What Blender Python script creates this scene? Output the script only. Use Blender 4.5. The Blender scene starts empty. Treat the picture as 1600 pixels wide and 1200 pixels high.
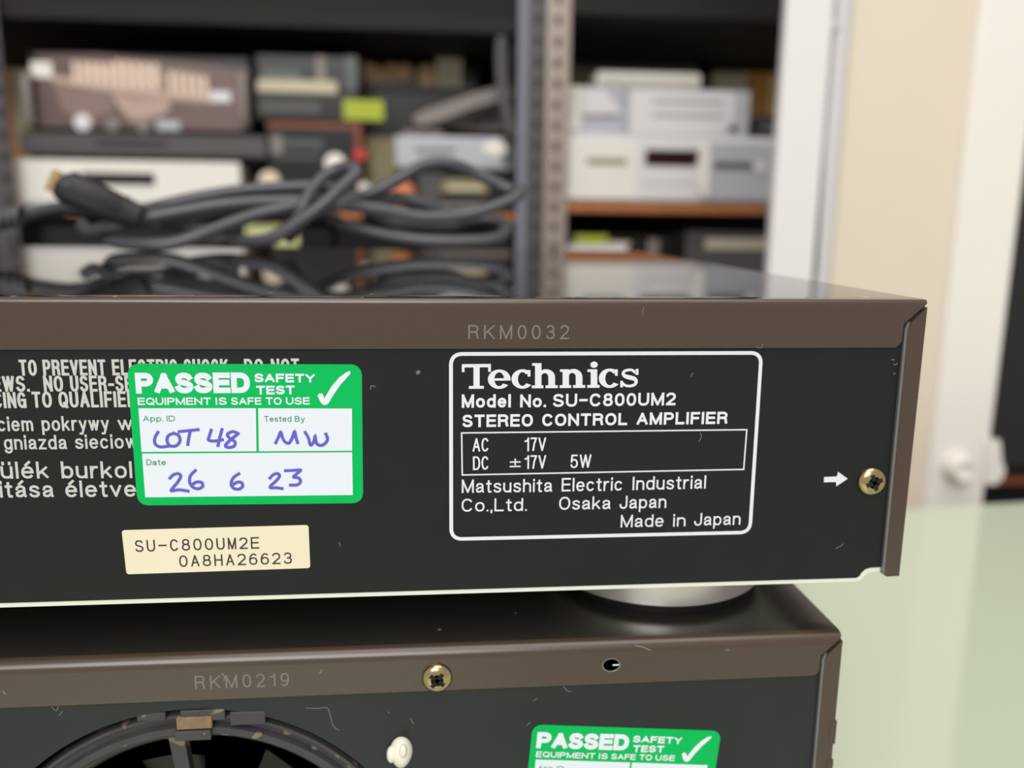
import bpy, bmesh, math, random
from mathutils import Vector, Matrix
import numpy as np
random.seed(7)
S = bpy.context.scene
COL = S.collection
MM = 0.001

# ------------------------------------------------------------------ camera
F, YAW, PITCH, ROLL = 1329.3127, 0.0961, 0.1927, 0.0121
CP = np.array([8.4068, -172.353, 80.0094])          # millimetres
def _axes():
    cy, sy = math.cos(YAW), math.sin(YAW); cp, sp = math.cos(PITCH), math.sin(PITCH)
    cr, sr = math.cos(ROLL), math.sin(ROLL)
    fwd = np.array([sy*cp, cy*cp, -sp]); r0 = np.array([cy, -sy, 0.0]); u0 = np.cross(r0, fwd)
    return r0*cr + u0*sr, -r0*sr + u0*cr, fwd
RT, UP, FW = _axes()
cam = bpy.data.cameras.new('camera'); cam_o = bpy.data.objects.new('camera', cam); COL.objects.link(cam_o)
cam.sensor_width = 36.0; cam.lens = F/1600*36
cam.clip_start = 0.005; cam.clip_end = 50
M4 = Matrix(((RT[0], UP[0], -FW[0], CP[0]*MM), (RT[1], UP[1], -FW[1], CP[1]*MM), (RT[2], UP[2], -FW[2], CP[2]*MM), (0, 0, 0, 1)))
cam_o.matrix_world = M4
cam.dof.use_dof = True; cam.dof.focus_distance = 0.174; cam.dof.aperture_fstop = 9.5
S.camera = cam_o

def at(px, py, ax=1, val=0.0):
    """pixel of the photograph -> point (mm) on the plane axis=val"""
    d = FW + RT*(px-800)/F + UP*(600-py)/F
    t = (val - CP[ax])/d[ax]
    return CP + t*d

# ------------------------------------------------------------------ light
w = bpy.data.worlds.new('world'); S.world = w; w.use_nodes = True
bg = w.node_tree.nodes['Background']; bg.inputs[0].default_value = (1.0, 0.965, 0.93, 1); bg.inputs[1].default_value = 0.62
def area(name, loc, target, size, power, color=(1, 1, 1), sy=None):
    l = bpy.data.lights.new(name, 'AREA'); l.energy = power; l.size = size; l.color = color
    if sy: l.shape = 'RECTANGLE'; l.size_y = sy
    o = bpy.data.objects.new(name, l); COL.objects.link(o); o.location = loc
    o.rotation_euler = (Vector(target)-Vector(loc)).to_track_quat('-Z', 'Y').to_euler()
    return o
area('window_light', (-0.45, -1.75, 1.35), (0.15, 0.5, 0.05), 1.3, 34, (1.0, 0.98, 0.96))
area('ceiling_light', (0.15, -0.45, 1.7), (0.15, -0.2, 0.0), 1.3, 15, (1.0, 0.95, 0.88))
S.view_settings.view_transform = 'Standard'; S.view_settings.look = 'None'
S.view_settings.gamma = 1; S.view_settings.use_curve_mapping = False
S.view_settings.exposure = 0.0

# ------------------------------------------------------------------ materials
def lin(c):
    return tuple((v/255/12.92 if v/255 <= .04045 else ((v/255+.055)/1.055)**2.4) for v in c) + (1,)
def mat(name, rgb, rough=.5, metal=0.0, ior=1.45, var=0.0, scale=200, bump=0.0, coat=0.0, spots=None, emit=0):
    m = bpy.data.materials.new(name); m.use_nodes = True; nt = m.node_tree; b = nt.nodes['Principled BSDF']
    c = lin(rgb)
    b.inputs['Base Color'].default_value = c; b.inputs['Roughness'].default_value = rough
    b.inputs['Metallic'].default_value = metal; b.inputs['IOR'].default_value = ior
    if coat: b.inputs['Coat Weight'].default_value = coat; b.inputs['Coat Roughness'].default_value = .05
    tc = nt.nodes.new('ShaderNodeTexCoord')
    n = nt.nodes.new('ShaderNodeTexNoise'); n.inputs['Scale'].default_value = scale; n.inputs['Detail'].default_value = 4
    nt.links.new(tc.outputs['Object'], n.inputs['Vector'])
    last = None
    if var:
        mx = nt.nodes.new('ShaderNodeMix'); mx.data_type = 'RGBA'
        mx.inputs['A'].default_value = tuple(v*(1-var) for v in c[:3])+(1,); mx.inputs['B'].default_value = tuple(min(1, v*(1+var)) for v in c[:3])+(1,)
        nt.links.new(n.outputs['Fac'], mx.inputs['Factor']); last = mx.outputs['Result']
    if spots:                                   # dust specks: scale, threshold, colour
        sc, th, sc_rgb = spots
        n2 = nt.nodes.new('ShaderNodeTexNoise'); n2.inputs['Scale'].default_value = sc; n2.inputs['Detail'].default_value = 1
        nt.links.new(tc.outputs['Object'], n2.inputs['Vector'])
        r = nt.nodes.new('ShaderNodeMapRange'); r.inputs['From Min'].default_value = th; r.inputs['From Max'].default_value = th+.03
        nt.links.new(n2.outputs['Fac'], r.inputs['Value'])
        mx2 = nt.nodes.new('ShaderNodeMix'); mx2.data_type = 'RGBA'
        nt.links.new(r.outputs['Result'], mx2.inputs['Factor'])
        if last: nt.links.new(last, mx2.inputs['A'])
        else: mx2.inputs['A'].default_value = c
        mx2.inputs['B'].default_value = lin(sc_rgb); last = mx2.outputs['Result']
    if last: nt.links.new(last, b.inputs['Base Color'])
    if bump:
        bp = nt.nodes.new('ShaderNodeBump'); bp.inputs['Strength'].default_value = bump; bp.inputs['Distance'].default_value = .0002
        nt.links.new(n.outputs['Fac'], bp.inputs['Height']); nt.links.new(bp.outputs['Normal'], b.inputs['Normal'])
    if emit:
        b.inputs['Emission Color'].default_value = c; b.inputs['Emission Strength'].default_value = emit
    return m
def brushed(name, rgb, rough=.3):
    m = mat(name, rgb, rough, 1.0); nt = m.node_tree; b = nt.nodes['Principled BSDF']
    b.inputs['Anisotropic'].default_value = .7
    return m
PAINT = mat('brown_black_paint', (66, 50, 40), .25, ior=1.62, var=.08, scale=900, spots=(330, .82, (110, 105, 98)))
COVER = mat('cover_top_paint', (20, 19, 19), .035, ior=3.0, spots=(420, .735, (190, 190, 190)))
PANEL = mat('black_panel_paint', (27, 27, 29), .42, ior=1.33, var=.15, scale=120, spots=(260, .80, (110, 110, 108)))
PANEL2 = mat('black_panel_dusty', (33, 36, 37), .36, ior=1.4, var=.25, scale=40, spots=(300, .775, (120, 122, 118)))
STEEL = mat('bare_steel', (222, 224, 214), .45, .1, var=.05)
LIP = mat('cover_lip', (120, 118, 116), .35, .4)
WHITE_INK = mat('white_ink', (216, 220, 222), .6)
DIM_INK = mat('grey_white_ink', (192, 191, 188), .6)
GREEN = mat('sticker_green', (0, 176, 86), .5, ior=1.25, var=.04)
FIELD = mat('sticker_white', (219, 224, 235), .4)
GREEN_INK = mat('green_ink', (60, 140, 110), .5)
LINE_INK = mat('green_line_ink', (0, 120, 62), .5)
BLUE_INK = mat('blue_pen_ink', (92, 88, 190), .5)
CREAM = mat('cream_label', (226, 216, 190), .4, var=.04, scale=60)
BLACK_INK = mat('black_ink', (52, 48, 44), .5)
ENGR = mat('stamp_glint_scratch', (118, 112, 104), .5)  # flat pale tone for highlights of the stamped letters; also lint and scratches
BRASS = mat('zinc_yellow_screw', (176, 156, 118), .22, 1.0, var=.25, scale=500)
DARK = mat('dark_recess', (8, 8, 9), .6)
ALU = mat('turned_aluminium', (226, 222, 216), .32, .75)
RUBBER = mat('black_rubber', (12, 12, 13), .55)
PLASTIC = mat('dusty_grey_plastic', (62, 60, 62), .45, var=.35, scale=160, spots=(220, .66, (120, 108, 92)))
DIRT = mat('brown_dust_clump', (130, 108, 82), .9, var=.4, scale=500)
NYLON = mat('white_nylon', (228, 224, 210), .4)
CABLE = mat('grey_cable_sheath', (72, 73, 79), .33, ior=1.5)
PLUGM = mat('black_plug_plastic', (40, 40, 44), .4)
GOLD = mat('gold_plated', (215, 180, 130), .25, 1.0, var=.2, scale=300)
GLASS = mat('pale_green_back_painted_glass', (199, 211, 188), .07, ior=1.6)
COVER2 = mat('cover_top_satin', (34, 30, 28), .24, ior=1.9, spots=(300, .80, (120, 118, 114)))
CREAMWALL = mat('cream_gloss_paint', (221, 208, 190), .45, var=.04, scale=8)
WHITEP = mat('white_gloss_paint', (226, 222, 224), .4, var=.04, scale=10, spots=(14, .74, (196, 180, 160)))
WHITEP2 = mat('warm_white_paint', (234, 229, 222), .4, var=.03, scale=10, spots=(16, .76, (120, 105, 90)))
TRUNK = mat('light_grey_plastic', (205, 202, 205), .4)
SLOTB = mat('slot_backing_grey', (58, 56, 58), .6)
EDGEM = mat('blue_grey_edge', (132, 132, 146), .4)
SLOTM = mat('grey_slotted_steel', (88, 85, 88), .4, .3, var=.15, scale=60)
SLOTM2 = mat('steel_cream_reflection', (168, 154, 144), .35, .5, var=.15, scale=60)  # cream reflection on this post averaged into the steel colour
BOARD = mat('dark_shelf_board', (24, 19, 17), .7, var=.3, scale=30)
WOOD = mat('orange_wood', (176, 112, 66), .5, var=.25, scale=60)
WOODBR = mat('red_brown_wood', (128, 68, 40), .4, var=.25, scale=60)
CARD = mat('brown_cardboard', (196, 142, 78), .8, var=.15, scale=30)
WALLD = mat('dark_wall', (40, 38, 40), .8, var=.2, scale=4)
FLOORM = mat('grey_floor', (90, 88, 84), .7, var=.2, scale=10)
SILVER = mat('silver_plastic', (232, 230, 232), .35)
SILVERD = mat('grey_silver', (190, 192, 200), .35)
WHITEM = mat('white_enamel', (244, 240, 232), .4)
BLK = mat('black_gloss_case', (18, 18, 19), .25)
CHAR = mat('charcoal_case', (84, 80, 82), .45)
MIDMARK = mat('dull_peach_glare', (188, 162, 150), .6, var=.2, scale=40)  # pink reflection on the power amplifier, put into colour
ROSE2 = mat('rose_tint_glare', (142, 118, 110), .5)
ROSE = mat('rose_glare_front', (108, 90, 86), .35, .3, var=.25, scale=20)  # glossy black front tinted with the pink light it reflects
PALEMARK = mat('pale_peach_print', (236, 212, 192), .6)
DISP = mat('dark_red_display', (48, 22, 28), .2)
LIME = mat('lime_price_tag', (178, 190, 60), .6)
LEMON = mat('pale_lemon_paper', (242, 242, 178), .7)
OLIVE = mat('olive_box', (150, 142, 108), .7)
BEIGE = mat('beige_plastic', (206, 196, 170), .5)
REDP = mat('red_plastic', (205, 60, 55), .4)
ORANGE = mat('orange_plastic', (214, 130, 92), .5)
GREYG = mat('grey_green_glass', (78, 86, 82), .25)
SLAB = mat('warm_grey_plastic', (140, 132, 128), .45)

# ------------------------------------------------------------------ helpers (mm in, metres out)
def mesh(name, verts, faces, m, parent=None, smooth=False):
    me = bpy.data.meshes.new(name)
    me.from_pydata([tuple(float(c)*MM for c in v) for v in verts], [], faces); me.update()
    if isinstance(m, (list, tuple)):
        for q in m: me.materials.append(q)
    else: me.materials.append(m)
    if smooth:
        for p in me.polygons: p.use_smooth = True
    o = bpy.data.objects.new(name, me); COL.objects.link(o); own(o, parent)
    return o
def own(o, parent):
    if parent is not None:
        o.parent = parent
        if parent.type == 'EMPTY': o.matrix_parent_inverse = Matrix.Translation(-Vector(parent.location))
def tag(o, label=None, cat=None, group=None, kind=None):
    if label: o['label'] = label
    if cat: o['category'] = cat
    if group: o['group'] = group
    if kind: o['kind'] = kind
    return o
def thing(name, label, cat, loc, group=None):
    o = bpy.data.objects.new(name, None); COL.objects.link(o); o.location = tuple(float(c)*MM for c in loc)
    o.empty_display_size = .01
    return tag(o, label, cat, group)
def from_bm(name, bm, m, parent=None, smooth=False):
    me = bpy.data.meshes.new(name); bmesh.ops.scale(bm, vec=(MM, MM, MM), verts=bm.verts); bm.to_mesh(me); bm.free()
    me.materials.append(m)
    if smooth:
        for p in me.polygons: p.use_smooth = True
    o = bpy.data.objects.new(name, me); COL.objects.link(o); own(o, parent)
    return o
def bm_box(bm, x0, x1, y0, y1, z0, z1, bev=0, seg=2):
    g = bmesh.ops.create_cube(bm, size=1)
    vs = g['verts']
    bmesh.ops.scale(bm, vec=(x1-x0, y1-y0, z1-z0), verts=vs)
    bmesh.ops.translate(bm, vec=((x0+x1)/2, (y0+y1)/2, (z0+z1)/2), verts=vs)
    if bev:
        es = list({e for v in vs for e in v.link_edges})
        bmesh.ops.bevel(bm, geom=es, offset=bev, segments=seg, affect='EDGES', profile=.5)
def box(name, x0, x1, y0, y1, z0, z1, m, parent=None, bev=0, seg=2):
    bm = bmesh.new(); bm_box(bm, x0, x1, y0, y1, z0, z1, bev, seg); return from_bm(name, bm, m, parent)
def lathe(name, prof, c, axis, m, parent=None, seg=48, smooth=True, scale=(1, 1)):
    """prof: (radius, height) pairs; axis 'z' up or 'y' (height towards the camera is -Y)"""
    vs = []; fs = []
    for r, h in prof:
        for k in range(seg):
            a = 2*math.pi*k/seg; x, y = r*math.cos(a)*scale[0], r*math.sin(a)*scale[1]
            vs.append((c[0]+x, c[1]+y, c[2]+h) if axis == 'z' else (c[0]+x, c[1]-h, c[2]+y))
    for i in range(len(prof)-1):
        for k in range(seg):
            k2 = (k+1) % seg
            fs.append((i*seg+k, i*seg+k2, (i+1)*seg+k2, (i+1)*seg+k))
    if prof[0][0] > 1e-6: fs.append(tuple(range(seg))[::-1])
    if prof[-1][0] > 1e-6: fs.append(tuple((len(prof)-1)*seg+k for k in range(seg)))
    o = mesh(name, vs, fs, m, parent)
    if smooth:
        for p in o.data.polygons: p.use_smooth = len(p.vertices) == 4
        o.data.set_sharp_from_angle(angle=.55)
    return o
def prism(name, outline, y0, y1, m, parent=None, mp=None):
    """outline in (x, z) extruded from y0 (front) to y1"""
    n = len(outline)
    vs = [(x, y0, z) for x, z in outline] + [(x, y1, z) for x, z in outline]
    fs = [tuple(range(n))[::-1], tuple(range(n, 2*n))] + [(i, (i+1) % n, n+(i+1) % n, n+i) for i in range(n)]
    return mesh(name, vs, fs, m, parent)
def catmull(P, n=8):
    P = [np.array(p, float) for p in P]; Q = [2*P[0]-P[1]] + P + [2*P[-1]-P[-2]]; out = []
    for i in range(1, len(Q)-2):
        for k in range(n):
            t = k/n; a, b, c, d = Q[i-1], Q[i], Q[i+1], Q[i+2]
            out.append(.5*((2*b)+(-a+c)*t+(2*a-5*b+4*c-d)*t*t+(-a+3*b-3*c+d)*t**3))
    out.append(P[-1]); return out
def tube_data(path, r, seg=12, vs=None, fs=None):
    vs = [] if vs is None else vs; fs = [] if fs is None else fs
    base = len(vs); prev = None; n = len(path)
    up = np.array([0, .3, 1.0])
    for i, p in enumerate(path):
        t = path[min(i+1, n-1)]-path[max(i-1, 0)]; t = t/(np.linalg.norm(t)+1e-9)
        if prev is None:
            a = np.cross(t, up); a /= np.linalg.norm(a)+1e-9
        else:
            a = prev-t*(prev@t); a /= np.linalg.norm(a)+1e-9
        prev = a; b = np.cross(t, a); rr = r[i] if hasattr(r, '__len__') else r
        for k in range(seg):
            an = 2*math.pi*k/seg; vs.append(p+(a*math.cos(an)+b*math.sin(an))*rr)
    for i in range(n-1):
        for k in range(seg):
            k2 = (k+1) % seg; fs.append((base+i*seg+k, base+i*seg+k2, base+(i+1)*seg+k2, base+(i+1)*seg+k))
    fs.append(tuple(base+k for k in range(seg))[::-1]); fs.append(tuple(base+(n-1)*seg+k for k in range(seg)))
    return vs, fs

# ------------------------------------------------------------------ lettering (own stroke alphabet)
def arc(cx, cy, rx, ry, a0, a1, n=14, p=2.25):
    out = []
    for i in range(n+1):
        a = math.radians(a0+(a1-a0)*i/n); c, s = math.cos(a), math.sin(a)
        out.append((cx+rx*math.copysign(abs(c)**(2/p), c), cy+ry*math.copysign(abs(s)**(2/p), s)))
    return out
X = .73; D = -.27
def lo(cx=.5, r=.5): return arc(cx, X/2, r, X/2, 90, 450, 28)
G = {
 'A': (.78, [[(0, 0), (.5, 1)], [(.5, 1), (1, 0)], [(.2, .32), (.8, .32)]]),
 'B': (.70, [[(0, 0), (0, 1)], [(0, 1), (.55, 1)]+arc(.55, .76, .37, .24, 90, -90)+[(0, .52)], [(0, .52), (.55, .52)]+arc(.58, .26, .42, .26, 90, -90)+[(0, 0)]]),
 'C': (.74, [arc(.5, .5, .5, .5, 38, 322, 26)]),
 'D': (.74, [[(0, 0), (0, 1)], [(0, 1), (.45, 1)]+arc(.45, .5, .55, .5, 90, -90)+[(0, 0)]]),
 'E': (.64, [[(0, 0), (0, 1)], [(0, 1), (1, 1)], [(0, .52), (.93, .52)], [(0, 0), (1, 0)]]),
 'F': (.61, [[(0, 0), (0, 1)], [(0, 1), (1, 1)], [(0, .5), (.88, .5)]]),
 'G': (.77, [arc(.5, .5, .5, .5, 40, 360, 26), [(1, .5), (.58, .5)], [(1, .5), (1, 0)]]),
 'H': (.73, [[(0, 0), (0, 1)], [(1, 0), (1, 1)], [(0, .52), (1, .52)]]),
 'I': (.0, [[(.5, 0), (.5, 1)]]),
 'J': (.55, [[(1, 1), (1, .3)]+arc(.5, .3, .5, .3, 0, -180)]),
 'K': (.74, [[(0, 0), (0, 1)], [(1, 1), (0, .36)], [(.33, .58), (1, 0)]]),
 'L': (.58, [[(0, 1), (0, 0)], [(0, 0), (1, 0)]]),
 'M': (.88, [[(0, 0), (0, 1)], [(1, 0), (1, 1)], [(0, 1), (.5, 0)], [(.5, 0), (1, 1)]]),
 'N': (.74, [[(0, 0), (0, 1)], [(1, 0), (1, 1)], [(0, 1), (1, 0)]]),
 'O': (.79, [arc(.5, .5, .5, .5, 90, 450, 32)]),
 'P': (.67, [[(0, 0), (0, 1)], [(0, 1), (.55, 1)]+arc(.55, .73, .45, .27, 90, -90)+[(0, .46)]]),
 'Q': (.79, [arc(.5, .5, .5, .5, 90, 450, 32), [(.6, .25), (.98, -.04)]]),
 'R': (.72, [[(0, 0), (0, 1)], [(0, 1), (.55, 1)]+arc(.55, .75, .42, .25, 90, -90)+[(0, .5)], [(.55, .5), (.78, .47), (.92, .34), (.95, .1), (1, 0)]]),
 'S': (.69, [arc(.5, .74, .46, .26, 20, 180, 12)+[(.06, .66), (.14, .58), (.5, .51), (.86, .42), (.97, .34)]+arc(.5, .27, .5, .27, 0, -165, 12)]),
 'T': (.68, [[(0, 1), (1, 1)], [(.5, 1), (.5, 0)]]),
 'U': (.72, [[(0, 1), (0, .38)]+arc(.5, .38, .5, .38, 180, 360)+[(1, 1)]]),
 'V': (.74, [[(0, 1), (.5, 0)], [(.5, 0), (1, 1)]]),
 'W': (1.02, [[(0, 1), (.25, 0)], [(.25, 0), (.5, 1)], [(.5, 1), (.75, 0)], [(.75, 0), (1, 1)]]),
 'Y': (.74, [[(0, 1), (.5, .45)], [(1, 1), (.5, .45)], [(.5, .47), (.5, 0)]]),
 '0': (.6, [arc(.5, .5, .5, .5, 90, 450, 32)]),
 '1': (.33, [[(1, 0), (1, 1)], [(1, .98), (.65, .8), (-.1, .77)]]),
 '2': (.6, [arc(.5, .72, .5, .28, 165, -20, 12)+[(.85, .5), (.3, .2), (0, 0)], [(0, 0), (1, 0)]]),
 '3': (.6, [arc(.5, .76, .44, .24, 160, -60, 12)+[(.7, .54), (.45, .53)], [(.45, .53), (.7, .52)]+arc(.5, .27, .5, .27, 60, -165, 12)]),
 '4': (.62, [[(.76, 0), (.76, 1)], [(.76, 1), (0, .27)], [(0, .27), (1.05, .27)]]),
 '5': (.6, [[(.93, 1), (.16, 1), (.06, .47)], [(.06, .47)]+arc(.5, .32, .5, .32, 130, -160, 14)]),
 '6': (.6, [[(.9, .9), (.7, 1), (.4, .98), (.12, .8), (0, .5), (0, .3)], arc(.5, .31, .5, .31, 90, 450, 26)]),
 '7': (.58, [[(0, 1), (1, 1)], [(1, .98), (.6, .55), (.4, 0)]]),
 '8': (.6, [arc(.5, .77, .42, .23, 90, 450, 24), arc(.5, .27, .5, .27, 90, 450, 24)]),
 '9': (.6, [[(.1, .1), (.3, 0), (.6, .02), (.88, .2), (1, .5), (1, .7)], arc(.5, .69, .5, .31, 90, 450, 26)]),
 '-': (.4, [[(0, .42), (1, .42)]]), '~': (.5, [[(0, .5), (1, .5)]]),
 '.': (.0, [[(.5, 0), (.5, .012)]]), ',': (.0, [[(.5, 0), (.5, .012)], [(.5, 0), (.1, -.14)]]), "'": (.0, [[(.5, .85), (.5, 1)]]),
 '±': (.55, [[(0, .52), (1, .52)], [(.5, .2), (.5, .84)], [(0, 0), (1, 0)]]),
 ' ': (.28, []),
}
L = {
 'a': (.56, [[(.04, .52)]+arc(.48, .53, .42, X-.53, 160, 0, 10)+[(.9, .12), (1, 0)], arc(.44, .2, .44, .2, 0, 360, 20)[0:0] or [(.88, .42), (.3, .36), (.03, .24), (.06, .06), (.3, 0), (.6, .04), (.9, .2)]]),
 'b': (.58, [[(0, 0), (0, 1)], lo()]), 'c': (.55, [arc(.5, X/2, .5, X/2, 40, 320, 22)]),
 'd': (.58, [[(1, 0), (1, 1)], lo()]), 'e': (.57, [[(0, .38), (1, .38)], arc(.5, X/2, .5, X/2, 0, 318, 24)]),
 'g': (.57, [lo(), [(1, X), (1, 0)]+arc(.5, 0, .5, -D, 0, -155, 12)]),
 'h': (.55, [[(0, 0), (0, 1)], [(0, .4)]+arc(.5, .45, .5, X-.45, 180, 0, 12)+[(1, 0)]]),
 'i': (.0, [[(.5, 0), (.5, X)], [(.5, .94), (.5, 1)]]),
 'k': (.54, [[(0, 0), (0, 1)], [(.92, X), (0, .22)], [(.38, .42), (1, 0)]]),
 'l': (.0, [[(.5, 0), (.5, 1)]]),
 'm': (.88, [[(0, 0), (0, X)], [(0, .4)]+arc(.25, .47, .25, X-.47, 180, 0, 10)+[(.5, 0)], [(.5, .4)]+arc(.75, .47, .25, X-.47, 180, 0, 10)+[(1, 0)]]),
 'n': (.55, [[(0, 0), (0, X)], [(0, .4)]+arc(.5, .45, .5, X-.45, 180, 0, 12)+[(1, 0)]]),
 'o': (.59, [lo()]), 'p': (.58, [[(0, D), (0, X)], lo()]), 'q': (.58, [[(1, D), (1, X)], lo()]),
 'r': (.33, [[(0, 0), (0, X)], [(0, .35), (.2, .6), (.6, X), (1, X)]]),
 's': (.52, [arc(.5, .54, .46, X-.54, 15, 180, 9)+[(.1, .46), (.5, .38), (.92, .28)]+arc(.5, .2, .5, .2, 10, -165, 9)]),
 't': (.32, [[(.45, .93), (.45, .14), (.6, 0), (1, 0)], [(0, X), (1, X)]]),
 'u': (.55, [[(0, X), (0, .28)]+arc(.5, .28, .5, .28, 180, 360, 12), [(1, X), (1, 0)]]),
 'v': (.56, [[(0, X), (.5, 0)], [(.5, 0), (1, X)]]),
 'w': (.82, [[(0, X), (.26, 0)], [(.26, 0), (.5, X)], [(.5, X), (.74, 0)], [(.74, 0), (1, X)]]),
 'y': (.56, [[(0, X), (.52, 0)], [(1, X), (.5, -.05), (.3, D), (.0, D)]]),
 'z': (.52, [[(0, X), (1, X)], [(1, X), (0, 0)], [(0, 0), (1, 0)]]),
}
L['ü'] = (L['u'][0], L['u'][1]+[[(.15, .94), (.15, 1)], [(.85, .94), (.85, 1)]])
L['é'] = (L['e'][0], L['e'][1]+[[(.35, .86), (.75, 1.05)]]); L['á'] = (L['a'][0], L['a'][1]+[[(.35, .86), (.75, 1.05)]])
def ribbon(pts, hw, vs, fs, lim=None, ext=True, t=None):
    P = [np.array(p, float) for p in pts]; Q = [P[0]]
    for p in P[1:]:
        if np.linalg.norm(p-Q[-1]) > 1e-5: Q.append(p)
    if len(Q) < 2: return
    P = Q; closed = np.linalg.norm(P[0]-P[-1]) < 1e-3
    if not closed and ext:
        a = P[0]-P[1]; b = P[-1]-P[-2]
        P[0] = P[0]+a/np.linalg.norm(a)*hw*(1 if abs(a[0]*a[1]) < 1e-9 else .8); P[-1] = P[-1]+b/np.linalg.norm(b)*hw*(1 if abs(b[0]*b[1]) < 1e-9 else .8)
    n = len(P); base = len(vs)
    for i in range(n):
        if closed: a, b = P[i]-P[(i-1) % n if i else n-2], P[(i+1) if i < n-1 else 1]-P[i]
        else: a, b = P[i]-P[max(i-1, 0)], P[min(i+1, n-1)]-P[i]
        if np.linalg.norm(a) < 1e-9: a = b
        if np.linalg.norm(b) < 1e-9: b = a
        a = a/np.linalg.norm(a); b = b/np.linalg.norm(b)
        na, nb = np.array([-a[1], a[0]]), np.array([-b[1], b[0]]); m = na+nb
        if np.linalg.norm(m) < 1e-6: m = na
        m = m/np.linalg.norm(m); k = hw/max(.5, m@na)
        for s in (1, -1):
            v = P[i]+m*k*s
            if lim: v[1] = min(max(v[1], lim[0]), lim[1])
            vs.append(v)
    for i in range(n-1): fs.append((base+2*i, base+2*i+1, base+2*i+3, base+2*i+2))
def typeset(s, total, weight, track=.17, mono=False):
    """flat lettering in cap-height units, fitted to total width; returns verts2d, faces"""
    wd = []
    for ch in s:
        g = L.get(ch) or G[ch]; wd.append(g[0] if ch != ' ' else .22)
    if mono: wd = [.62 if c != ' ' else .62 for c in s]
    n = len(s); hw = weight/2
    # glyph widths exclude one pen weight; the pen weight and gaps keep their size, the rest is scaled
    fixed = weight*sum(1 for c in s if c != ' ')
    free = sum(wd)+track*(n-1)
    k = max(.12, (total-fixed)/free)
    vs, fs, x, lay = [], [], 0.0, 0
    for ch, g in zip(s, wd):
        if ch == ' ': x += g*k+track*k; continue
        W, st = (L.get(ch) or G[ch]); W = g if (mono and W > 0) else W
        gw = W*k+0.0; low = ch in L
        off = 0
        if mono: off = (g-W)/2*k
        for p in st:
            q = []
            for (u, v) in p:
                if low: sgn = 1 if v <= 0 else (1-2*v/X if v < X else -1)
                else: sgn = 1-2*v if 0 <= v <= 1 else (1 if v < 0 else -1)
                q.append((x+off+hw+u*gw, v+hw*sgn))
            lim = (-.33 if min(v for _, v in p) < -.001 else 0, 1.1 if max(v for _, v in p) > 1 else (X if (low and max(v for _, v in p) <= X+.001) else 1))
            b0 = len(vs); ribbon(q, hw, vs, fs, lim)
            lay = (lay+1) % 5
            for i in range(b0, len(vs)): vs[i] = np.array([vs[i][0], vs[i][1], lay])
        x += gw+weight+track*k if not mono else (g+track)*k+weight
    return vs, fs
class Face:
    """a plane face of a thing: pixel -> point on it (y = const plane)"""
    def __init__(s, y): s.y = y
    def __call__(s, px, py): return at(px, py, 1, s.y)
def crop(ox, oy, sc): return lambda x, y: (ox+x/sc, oy+y/sc)
def letter(name, items, conv, y, m, parent, pre=None, depth=.02):
    """items: (text, x0, y0, x1, y1, capheight, weight[, kw]) in crop pixels"""
    V, Fs = [], []
    for it in items:
        s, x0, y0, x1, y1, h, wt = it[:7]; kw = it[7] if len(it) > 7 else {}
        a = conv_pt(conv, x0, y0, y, pre); b = conv_pt(conv, x1, y1, y, pre); c = conv_pt(conv, x0, y0-h, y, pre)
        u = b-a; Lm = np.linalg.norm(u); u = u/Lm; v = np.array([-u[2], 0, u[0]]); H = abs((c-a)@v)
        vs, fs = typeset(s, Lm/H, wt, **kw); base = len(V)
        for p in vs: V.append(a+u*p[0]*H+v*p[1]*H-np.array([0, .004, 0])*p[2])
        Fs += [tuple(base+i for i in f) for f in fs]
    return mesh(name, V, Fs, m, parent)
def conv_pt(conv, x, y, Y, pre=None):
    px, py = conv(x, y); p = at(px, py, 1, Y)
    return pre(p) if pre else p
def pen(name, strokes, conv, y, width, m, parent, smooth=True, pre=None, closed=False):
    V, Fs = [], []
    for si, s in enumerate(strokes):
        P = [conv_pt(conv, a, b, y, pre) for a, b in s]; P2 = [(p[0], p[2]) for p in P]
        if smooth: P2 = [tuple(q) for q in catmull(P2, 6)]
        if closed: P2.append(P2[0])
        vs, fs = [], []; ribbon(P2, width/2, vs, fs, ext=not closed); base = len(V)
        yy = P[0][1]-.004*(si % 6)
        V += [(p[0], yy-.0012*(k//2), p[1]) for k, p in enumerate(vs)]; Fs += [tuple(base+i for i in f) for f in fs]
    return mesh(name, V, Fs, m, parent)
def rounded(q, r, n=6):
    """round the corners of a quad (list of 2d points)"""
    out = []
    for i in range(len(q)):
        a, b, c = (np.array(q[j % len(q)], float) for j in (i-1, i, i+1))
        d1 = (a-b)/np.linalg.norm(a-b); d2 = (c-b)/np.linalg.norm(c-b)
        p0, p2 = b+d1*r, b+d2*r
        for k in range(n+1):
            t = k/n; out.append(tuple((1-t)**2*p0+2*t*(1-t)*(b*.85+(p0+p2)/2*.15)+t*t*p2))
    return out
def plate(name, quad, conv, y, thick, r, m, parent, pre=None):
    P = [conv_pt(conv, a, b, y, pre) for a, b in quad]
    return prism(name, rounded([(p[0], p[2]) for p in P], r) if r else [(p[0], p[2]) for p in P], y, y+thick, m, parent)

# ================================================================== the setting
ZT = -154.0      # table top
box('floor', -3000, 3500, -2500, 3500, -910, -900, FLOORM); tag(bpy.data.objects['floor'], kind='structure')
tag(box('wall_back', -3000, 3500, 1600, 1640, -900, 1500, WALLD), kind='structure')
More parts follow.
